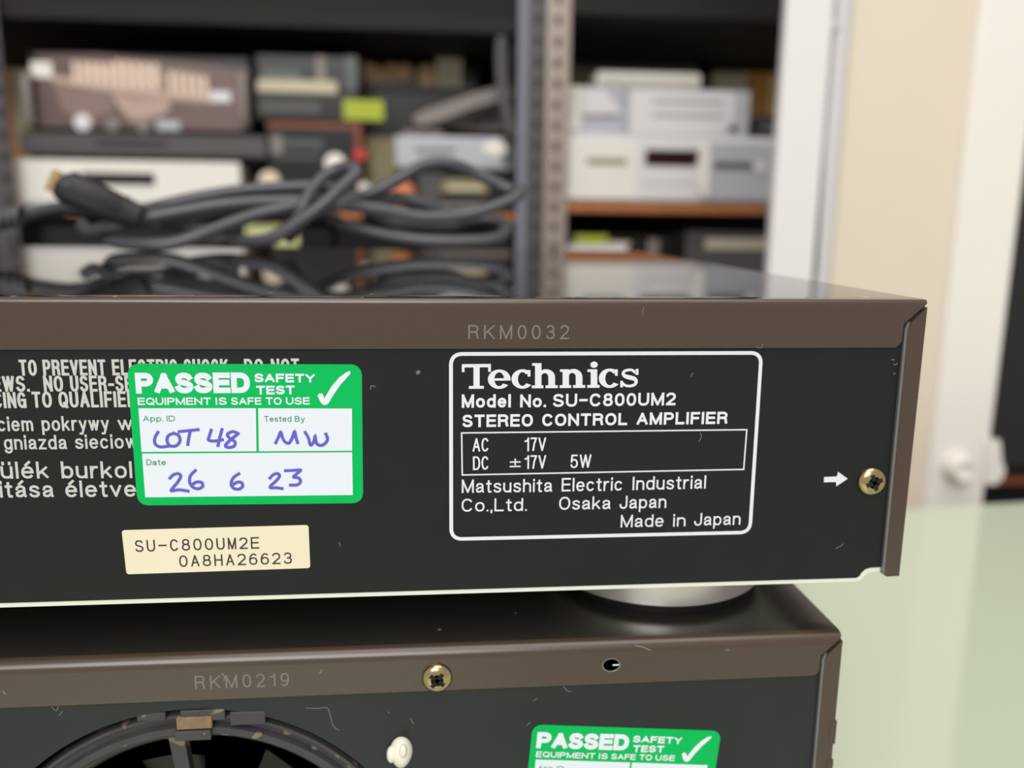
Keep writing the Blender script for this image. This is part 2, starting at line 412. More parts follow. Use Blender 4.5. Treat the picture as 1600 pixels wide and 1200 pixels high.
# painted post of the doorway at the right (all upright, standing on the floor behind the table)
def xs(px, py, Y): return at(px, py, 1, Y)[0]
YP = 545.0
Y3 = YP+20
def upright(name, pxa, pxb, y0, y1, m, bev=2.0):
    return tag(box(name, xs(pxa, 400, y0), xs(pxb, 400, y0), y0, y1, -900, 900, m, None, bev, 3), kind='structure')
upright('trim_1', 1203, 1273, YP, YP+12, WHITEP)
upright('trim_2', 1277, 1301, YP+8, YP+60, TRUNK, 4)
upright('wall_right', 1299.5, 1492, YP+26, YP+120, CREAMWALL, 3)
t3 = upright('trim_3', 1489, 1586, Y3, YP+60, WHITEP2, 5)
def bead():
    path = [at(px, py, 1, YP+3) for px, py in ((1301, -60), (1292, 30), (1284, 110), (1281, 200), (1279, 300), (1274, 400), (1268, 470), (1260, 600))]
    vs, fs = tube_data(catmull(path, 6), 2.3, 8)
    return tag(mesh('wire', vs, fs, CHAR, None, True), 'thin dark grey wire running up the groove of the white painted post', 'wire')
bead()
# latch keeper and bolt on the right-hand trim
latch_p = [at(px, py, 1, Y3-3) for px, py in ((1540, 688), (1563, 688), (1566, 722), (1571, 735), (1566, 748), (1556, 757), (1540, 757))]
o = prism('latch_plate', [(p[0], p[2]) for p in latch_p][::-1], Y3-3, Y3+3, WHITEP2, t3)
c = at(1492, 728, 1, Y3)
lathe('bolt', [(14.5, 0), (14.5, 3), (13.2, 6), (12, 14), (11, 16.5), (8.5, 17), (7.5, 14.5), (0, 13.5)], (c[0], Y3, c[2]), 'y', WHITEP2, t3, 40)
c = at(1303, 40, 1, YP+8); lathe('screw_head', [(4, 0), (3.5, 2), (0, 2.6)], (c[0]+1, YP+8, c[2]), 'y', SILVERD, bpy.data.objects['trim_2'], 20)

# table: back-painted glass top on a frame
tb = thing('table', 'table with pale green glossy glass top under the stacked amplifiers', 'table', (100, 0, -900))
e1 = at(1415, 796, 2, ZT); e2 = at(1600, 783, 2, ZT); sl = (e2[1]-e1[1])/(e2[0]-e1[0]); sl = min(sl, .10)
yl = e1[1]-sl*(e1[0]+620); yr = e1[1]+sl*(1000-e1[0])
pts = [(-620, -420), (1000, -420), (1000, yr), (-620, yl)]
mesh('table_top', [(x, y, ZT-10) for x, y in pts]+[(x, y, ZT) for x, y in pts], [(3, 2, 1, 0), (4, 5, 6, 7), (0, 1, 5, 4), (1, 2, 6, 5), (2, 3, 7, 6), (3, 0, 4, 7)], GLASS, tb)
for x, y in ((-580, -380), (960, -380), (960, 380), (-580, 360)): box('leg', x-20, x+20, y-20, y+20, -900, ZT-10, CHAR, tb, 2)

# ================================================================== upper amplifier
XR, XL, H, FL, DEP = 113.52, -316.0, 64.0, 10.3, 262.0
amp = thing('amplifier', 'black stereo control amplifier on top of the stack, its back panel showing', 'amplifier', ((XR+XL)/2, DEP/2, -12.2))
def cover(parent, xl, xr, zt, zb, dep, fl, side_w, name='top_cover', r=1.1, tm=None):
    """folded sheet: top, rear lip with mitred end, side wall"""
    vs, fs = [], []
    # top + rounded rear crease + rear lip, cross-section in (y, z)
    prof = [(dep, zt), (dep*.5, zt), (6, zt)]
    for k in range(7):
        a = math.pi/2*k/6; prof.append((r-.6-r*math.sin(a), zt-r+r*math.cos(a)))
    prof = prof+[(-.6, zt-r-(fl-r)*k/14) for k in range(1, 14)]+[(-.6, zt-fl+.25), (-.5, zt-fl), (.1, zt-fl)]
    n = len(prof)
    for y, z in prof:
        vs.append((xl, y, z))
        # right end: mitre on the rear lip
        d = zt-z
        if y < r and d > .8:
            cut = min(1, (d-.8)/4.4)*4.9
            if d > fl-1.6: cut += min(1.4, (d-fl+1.6)**2*.55)
        else: cut = 0
        vs.append((xr-cut, y, z))
    for i in range(n-1): fs.append((2*i, 2*i+2, 2*i+3, 2*i+1))
    o = mesh(name, vs, fs, [tm or COVER, PAINT], parent)
    for k, p in enumerate(o.data.polygons):
        p.use_smooth = True; p.material_index = 0 if k < 3 else 1
    return o
def extra_lip_rows(): pass
cover(amp, XL, XR, H, 0, DEP, FL, 3)
# refine lip end with enough rows: a separate lip sheet carrying the mitre and the rounded lower corner
def lip_sheet(parent, xr, zt, fl, y, m, s=1.0):
    o = [(xr-40, zt-.9), (xr-.9, zt-.9), (xr-1.6, zt-2.0), (xr-4.6, zt-5.0), (xr-5.3, zt-6.2), (xr-5.5, zt-fl+2.0), (xr-5.9, zt-fl+.8), (xr-6.8, zt-fl+.05), (xr-40, zt-fl)]
    return prism('lip_end', o, y, y+.5, m, parent)
# side wall with its inward lip at the rear
def side_wall(parent, xr, zt, zb, dep, notch, m, lean=0.0):
    box('side_wall', xr-.9, xr, 0, dep, zb, zt-.7, m, parent, .25)
    o = [(xr-.1, zt-1.6), (xr-.1, zb), (xr-3.0, zb-.1), (xr-3.5, zb+.2), (xr-3.9, zt-6.2), (xr-3.5, zt-5.1), (xr-.6, zt-2.0)]
    q = prism('rear_lip', o[::-1], -.9, .1, m, parent)
    o2 = [(xr-3.45, zb+.1), (xr-4.15, zb+.6), (xr-4.5, zt-6.4), (xr-4.1, zt-5.2), (xr-3.5, zt-4.6), (xr-3.86, zt-6.1)]
    prism('lip_edge', o2[::-1], -.75, .1, LIP, parent)
side_wall(amp, XR, H, 1.6, DEP, 0, PAINT)
box('side_wall', XL, XL+.9, 0, DEP, 0, H-.7, PAINT, amp, .2)
box('front_panel', XL, XR, DEP, DEP+12, -2, H-.3, BLK, amp, 1)
box('bottom_plate', XL+1, XR-13, .8, DEP, -.3, .6, STEEL, amp)
# back panel with notched bottom right corner and bare metal edge
def px2(px, py, y=0.0): p = at(px, py, 1, y); return (p[0], p[2])
panel_o = [(XL+1, H-1), (XL+1, .8), px2(1338, 903), px2(1343, 900), px2(1346, 895), px2(1352, 889.5), px2(1360, 887), px2(1378, 886), (XR-1.2, 4.2), (XR-1.2, H-1)]
pan = prism('rear_panel', panel_o[::-1], 0, .8, PANEL, amp)
edge_o = [(XL+1, .9), (XL+1, -.35), px2(1340, 909), px2(1347, 906), px2(1350, 901), px2(1356, 896), px2(1363, 893.5), px2(1380, 892.5), px2(1380, 884), px2(1358, 885), px2(1348, 891), px2(1342, 898), px2(1337, 902.5)]
eo = prism('bare_edge', edge_o, .15, .85, STEEL, pan); tag(eo, 'bare metal edge along the bottom of the panel')
# ---- printing on the back panel
YI = -.03
c7 = crop(680, 480, 2.963)
letter('lettering', [
 ('Model', 123, 466, 350, 464, 62, .19), ('No.', 393, 464, 513, 463, 60, .19), ('SU~C800UM2', 545, 462, 1112, 454, 60, .185),
 ('STEREO', 126, 556, 452, 552, 58, .20), ('CONTROL', 495, 551, 888, 546, 57, .20), ('AMPLIFIER', 932, 545, 1352, 540, 57, .20)], c7, YI, WHITE_INK, pan)
letter('lettering', [
 ('AC', 173, 669, 248, 668, 63, .12), ('17V', 414, 667, 513, 665, 63, .12), ('DC', 175, 754, 248, 752, 63, .12), ('±', 345, 741, 395, 740, 46, .14), ('17V', 414, 749, 513, 747, 63, .12), ('5W', 625, 745, 722, 743, 62, .12),
 ('Matsushita', 123, 860, 541, 855, 62, .125), ('Electric', 585, 853, 866, 849, 62, .125), ('Industrial', 913, 847, 1252, 840, 62, .125),
 ('Co.,Ltd.', 122, 947, 424, 943, 60, .125), ('Osaka', 573, 938, 811, 935, 60, .125), ('Japan', 853, 934, 1069, 929, 60, .125),
 ('Made', 858, 1020, 1056, 1016, 58, .125), ('in', 1101, 1016, 1158, 1014, 58, .125), ('Japan', 1198, 1012, 1412, 1007, 58, .125)], c7, YI, WHITE_INK, pan)
# rounded frame and inner box
def ring(name, quad, conv, y, r, width, m, parent):
    P = [conv_pt(conv, a, b, y) for a, b in quad]; q = rounded([(p[0], p[2]) for p in P], r, 8) if r else [(p[0], p[2]) for p in P]
    c = np.mean(np.array(q), axis=0); n = len(q); vs = []
    for i in range(n):
        a = np.array(q[i-1]); b = np.array(q[i]); d = np.array(q[(i+1) % n])
        t1 = (b-a)/np.linalg.norm(b-a); t2 = (d-b)/np.linalg.norm(d-b); nn = np.array([-(t1+t2)[1], (t1+t2)[0]]); nn /= np.linalg.norm(nn)
        k = 1/max(.5, abs(np.array([-t1[1], t1[0]])@nn)) if not r else 1
        if nn@(c-b) < 0: nn = -nn
        vs += [(b[0], y, b[1]), (b[0]+nn[0]*width*k, y, b[1]+nn[1]*width*k)]
    fs = [(2*i, 2*i+1, (2*i+3) % (2*n), (2*i+2) % (2*n)) for i in range(n)]
    return mesh(name, vs, fs, m, parent)
ring('printed_frame', [(64, 208), (1519, 203), (1464, 1050), (66, 1082)], c7, YI, 2.5, .78, WHITE_INK, pan)
ring('printed_frame', [(119, 579), (1446, 564), (1431, 754), (122, 780)], c7, YI, 0, .3, WHITE_INK, pan)
# slab-serif logo: polygons in crop pixels (700,550, x5)
cl = lambda x, y: (700+x/5, 550+(y-(x-108)*.0085)/5)
LV, LF = [], []
LY = [0]
def _layer(b):
    LY[0] = (LY[0]+1) % 7
    for i in range(b, len(LV)): LV[i] = LV[i]-np.array([0, .004*LY[0], 0])
def poly(pts):
    b = len(LV); LV.extend(conv_pt(cl, x, y, YI) for x, y in pts); LF.append(tuple(range(b, b+len(pts)))); _layer(b)
def rct(x0, y0, x1, y1): poly([(x0, y0), (x1, y0), (x1, y1), (x0, y1)])
def bowl(cx, cy, rx, ry, ix, iy, a0, a1, n=22, dx=0):
    b = len(LV)
    for i in range(n+1):
        a = math.radians(a0+(a1-a0)*i/n); LV.append(conv_pt(cl, cx+rx*math.cos(a), cy-ry*math.sin(a), YI)); LV.append(conv_pt(cl, cx+dx+ix*math.cos(a), cy-iy*math.sin(a), YI))
    for i in range(n): LF.append((b+2*i, b+2*i+1, b+2*i+3, b+2*i+2))
    _layer(b)
BL = 288
rct(108, 95, 335, 121); rct(108, 119, 129, 157); rct(314, 119, 335, 157); rct(199, 119, 247, 268); rct(163, 266, 280, BL)
for cx in (400,): bowl(cx, 215, 89, 76, 38, 54, 0, 322); rct(360, 208, 489, 226)
for x0 in (498, 1180):
    cx = x0+84; bowl(cx, 215, 86, 76, 36, 54, 42, 322); rct(x0+124, 146, x0+146, 196)
def arch(xs_, xr_, ytop):
    rct(xr_, 200, xr_+52, 268); b = len(LV)
    for i in range(13):
        a = math.radians(180-180*i/12); cx = (xs_+48+xr_)/2+10
        LV.append(conv_pt(cl, cx+(xr_+52-cx)*math.cos(a), 202-62*math.sin(a), YI)); LV.append(conv_pt(cl, (xs_+48+xr_)/2+(xr_-xs_-48)/2*math.cos(a), 202-32*math.sin(a), YI))
    for i in range(12): LF.append((b+2*i, b+2*i+1, b+2*i+3, b+2*i+2))
    _layer(b)
rct(657, 92, 730, 112); rct(680, 92, 730, 268); rct(655, 266, 745, BL); arch(680, 784, 140); rct(762, 266, 858, BL)
rct(875, 142, 945, 162); rct(895, 142, 945, 268); rct(872, 266, 962, BL); arch(895, 998, 140); rct(977, 266, 1072, BL)
rct(1090, 144, 1166, 164); rct(1115, 144, 1166, 268); rct(1088, 266, 1184, BL)
poly([(1141+29*math.cos(a/16*2*math.pi), 108+25*math.sin(a/16*2*math.pi)) for a in range(16)])
# s
b = len(LV); sp = catmull([(1468, 176), (1440, 154), (1412, 151), (1380, 160), (1368, 180), (1385, 200), (1420, 210), (1458, 222), (1470, 245), (1455, 268), (1420, 277), (1385, 272), (1358, 250)], 4)
sw = [20+14*math.exp(-((i/len(sp)-.5)/.16)**2)-0 for i in range(len(sp))]
for i, p in enumerate(sp):
    t = sp[min(i+1, len(sp)-1)]-sp[max(i-1, 0)]; t = t/np.linalg.norm(t); nn = np.array([-t[1], t[0]])
    for s_ in (.5, -.5): q = p+nn*sw[i]*s_; LV.append(conv_pt(cl, q[0], q[1], YI))
for i in range(len(sp)-1): LF.append((b+2*i, b+2*i+1, b+2*i+3, b+2*i+2))
rct(1466, 144, 1488, 190); rct(1346, 236, 1367, 286)
tag(mesh('lettering', LV, LF, WHITE_INK, pan), 'large white slab serif logo lettering')
# arrow beside the screw
ca = crop(1260, 700, 5)
A_ = [conv_pt(ca, x, y, YI) for x, y in ((138, 227), (238, 222), (247, 186), (323, 240), (233, 300), (232, 266), (136, 268))]
mesh('printed_arrow', A_, [tuple(range(7))], WHITE_INK, pan)
# warning text left
T = lambda x, y: (x, y)
wt = .165
letter('lettering', [
 ('TO', 31, 587, 58.5, 587, 25, wt), ('PREVENT', 68, 587, 166, 586.5, 25, wt), ('ELECTRIC', 176, 586.5, 278, 586, 25, wt), ('SHOCK,', 288, 586, 363, 585.5, 25, wt), ('DO', 382, 585.5, 412, 585.5, 25, wt), ('NOT', 424, 585.5, 468, 585, 25, wt),
 ('SCREWS.', -62, 612.5, 47, 612, 25, wt), ('NO', 69, 612, 99.5, 612, 25, wt), ('USER-SERV', 110.5, 612, 238, 611.5, 25, wt),
 ('SERVICING', -76, 638, 42, 637.5, 25, wt), ('TO', 51, 637, 82, 637, 25, wt), ('QUALIFIED', 92.5, 637, 214, 636, 25, wt)], T, YI, DIM_INK, pan)
wt = .14
letter('lettering', [
 ('ciem', -3, 674, 52.5, 673.5, 23, wt), ('pokrywy', 66, 673.5, 171, 672.5, 23, wt), ('w', 185, 672.5, 208, 672, 23, wt),
 ('gniazda', 7, 702.5, 105, 702, 22.5, wt), ('sieciow', 118, 701.5, 215, 700.5, 22.5, wt),
 ('ülék', 2, 748, 76.5, 747.5, 26.5, .145), ('burkol', 96.5, 747.5, 207, 747, 26.5, .145),
 ('itása', .5, 777.5, 84.5, 777, 26, .145), ('életve', 103, 777, 213, 776, 26, .145)], T, YI, DIM_INK, pan)
tag(letter('stamped_lettering', [('RKM0032', 153, 148, 618, 148, 66, .11, dict(track=.45))], c7, -.62, ENGR, bpy.data.objects['top_cover']), 'faint stamped code on the cover lip')

# ---- stickers
c8 = crop(180, 540, 3.81)
def safety_sticker(parent, y, pre=None, hand=True, label=None):
    st = plate('safety_sticker', [(70, 108), (1468, 112), (1476, 938), (132, 952)][::-1], c8, y-.12, .12, 2.2, GREEN, parent, pre)
    if label: tag(st, label)
    yf = y-.14
    def at_y(p):
        p = pre(p) if pre else p
        return np.array([p[0], p[1], p[2]])
    for q in (((140, 372), (838, 372), (842, 628), (158, 632)), ((852, 372), (1410, 374), (1411, 625), (856, 628)), ((161, 642), (1411, 634), (1415, 888), (180, 902))):
        P = [conv_pt(c8, a, b, y, pre) for a, b in q]
        o = mesh('white_field', [(p[0], yf, p[2]) for p in P], [(0, 3, 2, 1)], FIELD, st)
    P = [conv_pt(c8, a, b, y, pre) for a, b in ((160, 633), (1411, 626), (1411, 634), (161, 641))]
    def shifted(o, dy=-.16):
        for v in o.data.vertices: v.co.y += (y+dy)*MM
        return o
    shifted(letter('lettering', [('PASSED', 126, 285, 806, 281, 124, .27, dict(track=.05)), ('SAFETY', 830, 217, 1190, 219, 52, .24, dict(track=.12)), ('TEST', 842, 291, 1070, 289, 53, .24, dict(track=.12)),
        ('EQUIPMENT', 137, 353, 572, 352, 44, .2, dict(track=.12)), ('IS', 600, 352, 666, 352, 44, .2), ('SAFE', 692, 352, 872, 351, 44, .2, dict(track=.12)), ('TO', 898, 351, 992, 351, 44, .2, dict(track=.12)), ('USE', 1018, 351, 1160, 350, 44, .2, dict(track=.12))], c8, y, FIELD, st, pre))
    ck = [(1205, 297), (1215, 284), (1234, 284), (1246, 312), (1290, 240), (1335, 188), (1375, 158), (1400, 151), (1400, 168), (1345, 228), (1300, 292), (1270, 343), (1255, 353), (1238, 352), (1222, 335)]
    P = [conv_pt(c8, a, b, y, pre) for a, b in ck]
    tag(mesh('tick_mark', [(p[0], y-.16, p[2]) for p in P], [tuple(range(len(P)))], FIELD, st), 'white tick mark')
    shifted(letter('lettering', [('App.', 168, 450, 288, 450, 34, .15), ('ID', 308, 450, 358, 450, 34, .15), ('Tested', 888, 452, 1050, 452, 34, .15), ('By', 1070, 452, 1130, 452, 34, .15), ('Date', 188, 711, 303, 711, 35, .15)], c8, y, GREEN_INK, st, pre))
    if hand:
        S_ = [[(255, 515), (236, 550), (238, 585), (268, 603), (318, 598)], [(348, 522), (318, 535), (308, 565), (325, 595), (360, 597), (385, 570), (378, 535), (350, 522)],
          [(380, 512), (440, 506), (495, 500)], [(447, 508), (438, 550), (432, 590)], [(572, 502), (560, 540), (556, 562), (590, 568), (640, 560)], [(636, 498), (622, 550), (612, 596)],
          [(730, 522), (700, 512), (668, 528), (682, 552), (712, 572), (708, 598), (675, 606), (656, 596), (676, 570), (732, 523)],
          [(955, 580), (972, 545), (985, 515), (995, 545), (1010, 572), (1035, 580), (1055, 545), (1068, 512), (1076, 548), (1086, 578)],
          [(1130, 515), (1150, 550), (1163, 592), (1182, 572), (1190, 540), (1198, 580), (1222, 594), (1250, 582), (1264, 555), (1254, 525)],
          [(325, 790), (345, 770), (375, 762), (390, 778), (372, 812), (345, 845), (335, 864), (382, 858), (435, 866)], [(478, 742), (448, 775), (443, 812), (462, 842), (495, 852), (520, 838), (515, 815), (485, 812), (455, 828)],
          [(737, 762), (705, 785), (690, 820), (703, 848), (735, 854), (758, 838), (752, 815), (725, 813), (700, 828)], [(920, 790), (942, 768), (968, 762), (978, 778), (955, 808), (928, 832), (925, 846), (960, 846), (995, 851)],
          [(1012, 745), (1060, 743), (1104, 741), (1078, 765), (1062, 782), (1092, 788), (1103, 808), (1085, 828), (1042, 830)]]
        tag(pen('handwriting', S_, c8, y-.17, 0.62, BLUE_INK, st), 'blue pen handwriting')
    return st
safety_sticker(amp, 0, label='green and white safety test sticker filled in with blue pen')
sl_ = plate('serial_label', [(50, 93), (1510, 52), (1524, 388), (88, 437)][::-1], crop(180, 810, 5), -.10, .10, .6, CREAM, amp)
tag(sl_, 'cream serial number label')
cs = crop(180, 810, 5)
letter('lettering', [('SU~C800UM2E', 158, 263, 1126, 236, 92, .125, dict(mono=True, track=.3)), ('0A8HA26623', 503, 380, 1382, 354, 90, .125, dict(mono=True, track=.3))], cs, -.12, BLACK_INK, sl_)

# ---- screws
def screw(px, py, y, R, parent, rot=.4, label=None):
    c = at(px, py, 1, y)
    s = lathe('screw', [(R, 0), (R, .35), (R*.94, .75), (R*.8, 1.15), (R*.55, 1.45), (R*.42, 1.5), (R*.30, .9), (0, .7)], (c[0], y, c[2]), 'y', BRASS, parent, 40)
    if label: tag(s, label)
    V = []; F_ = []
    for k in range(2):
        a = rot+k*math.pi/2; u = np.array([math.cos(a), math.sin(a)]); v = np.array([-u[1], u[0]]); q = []
        for s1, s2 in ((-1, -1), (1, -1), (1, 1), (-1, 1)):
            p = u*s1*R*.58+v*s2*R*.14; q.append(p)
        b = len(V)
        V += [(c[0]+p[0], y-1.53, c[2]+p[1]) for p in q]+[(c[0]+p[0], y-.9, c[2]+p[1]) for p in q]
        F_ += [(b, b+1, b+2, b+3), (b, b+4, b+5, b+1), (b+1, b+5, b+6, b+2), (b+2, b+6, b+7, b+3), (b+3, b+7, b+4, b)]
    mesh('cross_recess', V, F_, DARK, s)
    return s
screw(1361.5, 751.5, 0, 3.25, amp, .35)
# ---- feet (aluminium ring over rubber pad)
def foot(x, y, parent, z0=-.3, z1=-12.2, R=28):
    f = lathe('foot', [(R-1, z0), (R, z0-.6), (R, -9.6), (R-.8, -10.2), (R-2, -10.3)], (x, y, 0), 'z', ALU, parent, 96)
    lathe('rubber_pad', [(R-2.2, -10.2), (R-1.2, -10.4), (R-1.4, z1), (0, z1)], (x, y, 0), 'z', RUBBER, f, 64)
    return f
for x, y in ((67, 38.3), (-270, 38.3), (67, 225), (-270, 225)): foot(x, y, amp)

# ================================================================== lower amplifier
ZL, XR2, XL2, D2 = -12.25, 101.6, -328.0, 300.0
ZB2 = -142.0
low = thing('amplifier', 'black power amplifier with a round fan opening, underneath the control amplifier', 'amplifier', ((XR2+XL2)/2, D2/2, ZT))
Cv = cover(low, XL2, XR2, ZL, 0, D2, FL, 3, r=2.4, tm=COVER2)
side_wall(low, XR2, ZL, ZB2, D2, 0, PAINT)
box('side_wall', XL2, XL2+.9, 0, D2, ZB2, ZL-.7, PAINT, low, .2)
box('front_panel', XL2, XR2, D2, D2+14, ZB2, ZL-.3, BLK, low, 1)
box('bottom_plate', XL2+1, XR2-1, .9, D2, ZB2, ZB2+1, STEEL, low)
for i, (z, h) in enumerate(((-34, 6), (-44, 5))): box('lip_tab', XR2-1.2, XR2+.35, -1.1, 1, z-h, z, PAINT, low, .2)
fc = at(318, 1422, 1, 0); fR = at(318, 1107, 1, 0)[2]-fc[2]
def pierced(name, x0, x1, z0, z1, c, R, y, t, m, parent, n=96):
    vs, fs = [], []
    for k in range(n):
        a = 2*math.pi*k/n; dx, dz = math.cos(a), math.sin(a)
        k1 = min((x1-c[0])/dx if dx > 0 else (x0-c[0])/dx if dx < 0 else 1e9, (z1-c[2])/dz if dz > 0 else (z0-c[2])/dz if dz < 0 else 1e9)
        vs += [(c[0]+dx*R, y, c[2]+dz*R), (c[0]+dx*k1, y, c[2]+dz*k1), (c[0]+dx*R, y+t, c[2]+dz*R)]
    for cx_, cz_ in ((x0, z0), (x1, z0), (x1, z1), (x0, z1)): vs.append((cx_, y, cz_))
    for k in range(n):
        j = (k+1) % n; fs += [(3*k, 3*j, 3*j+1, 3*k+1), (3*k, 3*k+2, 3*j+2, 3*j)]
        # close the rectangle's corners
        p, q = vs[3*k+1], vs[3*j+1]
        if abs(p[0]-q[0]) > 1e-6 and abs(p[2]-q[2]) > 1e-6:
            ci = min(range(4), key=lambda i: (vs[3*n+i][0]-(p[0]+q[0])/2)**2+(vs[3*n+i][2]-(p[2]+q[2])/2)**2); fs.append((3*k+1, 3*j+1, 3*n+ci))
    return mesh(name, vs, fs, m, parent)
pan2 = pierced('rear_panel', XL2+1, XR2-1.2, max(ZB2, -141), ZL-1, fc, fR, 0, 1.0, PANEL2, low)
# fan: bezel with concentric ribs, spokes, hub, blades
fan = lathe('fan_bezel', [(fR-1.2, -14), (fR-1.5, 0-2.2), (fR-1.9, -1.0), (fR-2.6, -1.0), (fR-3.0, -2.2), (fR-4.4, -2.2), (fR-4.8, -.8), (fR-6.2, -.6), (fR-6.6, -2.6), (fR-8.0, -3.0), (fR-9.0, -4.2), (fR-9.2, -14)], (fc[0], 0, fc[2]), 'y', PLASTIC, low, 96)
# lathe() caps both ends; remove them so that the duct stays open
bm = bmesh.new(); bm.from_mesh(fan.data); bmesh.ops.delete(bm, geom=[f for f in bm.faces if len(f.verts) > 4], context='FACES'); bm.to_mesh(fan.data); bm.free()
lathe('fan_hub', [(17, -12), (17, -5), (15.5, -4), (0, -4)], (fc[0], 0, fc[2]), 'y', PLASTIC, fan, 48)
for k in range(4):
    a = math.radians(96.5+90*k); u = np.array([math.cos(a), math.sin(a)]); v = np.array([-u[1], u[0]])
    q = [(fc[0]+u[0]*r_+v[0]*s_, fc[2]+u[1]*r_+v[1]*s_) for r_, s_ in ((16, -1.3), (fR-8.8, -1.7), (fR-8.8, 1.7), (16, 1.3))]
    prism('spoke', q, 4.2, 7, PLASTIC, fan)
for k in range(7):
    a = 2*math.pi*k/7; V = []
    for r_ in (17, 25, 33):
        for da, yy in ((-.22, 9), (.0, 11.2), (.28, 14)):
            V.append((fc[0]+r_*math.cos(a+da), yy, fc[2]+r_*math.sin(a+da)))
    mesh('blade', V, [(3*i+j, 3*i+j+1, 3*i+j+4, 3*i+j+3) for i in range(2) for j in range(2)], BLK, fan, True)
lathe('duct_back', [(fR, -15), (0, -15)], (fc[0], 0, fc[2]), 'y', DARK, fan, 48)
def fan_tab(x0, x1, y0, y1, yy, t, m, name='tab'):
    a = at(x0, y1, 1, yy); b = at(x1, y0, 1, yy); return box(name, a[0], b[0], yy, yy+t, a[2], b[2], m, fan, .25)
fan_tab(282, 351, 1108, 1128, -.1, 2, PLASTIC); fan_tab(360, 414, 1111, 1134, -.1, 2, PLASTIC); fan_tab(214, 258, 1113, 1128, .1, 2, PLASTIC)
tag(fan_tab(276, 330, 1120, 1141, -.5, 1.2, DIRT, 'dust_clump'), 'brown dust caught on the rim'); fan_tab(273, 329, 1141, 1159, -.4, 1.5, PLASTIC)
fan_tab(289, 333, 1104, 1110, -.05, .6, DARK, 'slot')
tag(letter('stamped_lettering', [('RKM0219', 305, 1077, 452, 1072, 21, .11, dict(track=.45))], T, -.62, ENGR, Cv), 'faint stamped code on the cover lip')
screw(683, 1058.5, -.6, 3.3, low, .9)
# small hole with a slot showing, on the lip
c = at(955, 1039, 1, -.6); hl = lathe('lip_hole', [(2.15, 0), (2.15, .1), (1.9, .12), (1.8, .05)], (c[0], -.6, c[2]), 'y', LIP, low, 28, scale=(1, .78))
lathe('hole_dark', [(1.8, .06), (0, .06)], (c[0], -.6, c[2]), 'y', DARK, hl, 28, scale=(1, .78))
c = at(958, 1039, 1, -.68); mesh('slot_mark', [(c[0]-.1, -.7, c[2]-.2), (c[0]+1.3, -.7, c[2]-.15), (c[0]+1.3, -.7, c[2]+.15), (c[0]-.1, -.7, c[2]+.15)], [(0, 1, 2, 3)], STEEL, hl)
# white nylon peg
c = at(627, 1173, 1, 0)
pg = bmesh.new(); bmesh.ops.create_uvsphere(pg, u_segments=24, v_segments=14, radius=1)
for v in pg.verts:
    z = v.co.z; v.co.x *= 2.55*(1-.18*max(0, -z)); v.co.z *= 3.5; v.co.y *= 3.2
    v.co += Vector((c[0], -.3, c[2]))
from_bm('nylon_peg', pg, NYLON, low, True)
pg = bmesh.new(); bmesh.ops.create_uvsphere(pg, u_segments=16, v_segments=10, radius=1)
for v in pg.verts: v.co = Vector((c[0]-2.1+v.co.x*1.1, -1.4+v.co.y*1.6, c[2]+.2+v.co.z*1.9))
from_bm('nylon_peg', pg, NYLON, low, True)
pg = bmesh.new(); bmesh.ops.create_uvsphere(pg, u_segments=16, v_segments=10, radius=1)
for v in pg.verts: v.co = Vector((c[0]+.5+v.co.x*.9, -3.0+v.co.y*1.0, c[2]+1.9+v.co.z*1.6))
from_bm('nylon_peg', pg, NYLON, low, True)
# second safety sticker, smaller and tilted
def sim():
    a1, b1 = conv_pt(c8, 70, 108, 0), conv_pt(c8, 1468, 112, 0); a2, b2 = at(832, 1132, 1, 0), at(1127, 1142, 1, 0)
    z1 = complex(b1[0]-a1[0], b1[2]-a1[2]); z2 = complex(b2[0]-a2[0], b2[2]-a2[2]); k = z2/z1
    def f(p):
        z = complex(p[0]-a1[0], p[2]-a1[2])*k; return np.array([a2[0]+z.real, p[1], a2[2]+z.imag])
    return f
st2 = safety_sticker(low, 0, sim(), False, 'smaller tilted green safety test sticker')
for x, y in ((60, 40), (-286, 40), (60, 262), (-286, 262)): lathe('foot', [(20, ZB2), (20, ZT+2), (18, ZT), (0, ZT)], (x, y, 0), 'z', RUBBER, low, 32)

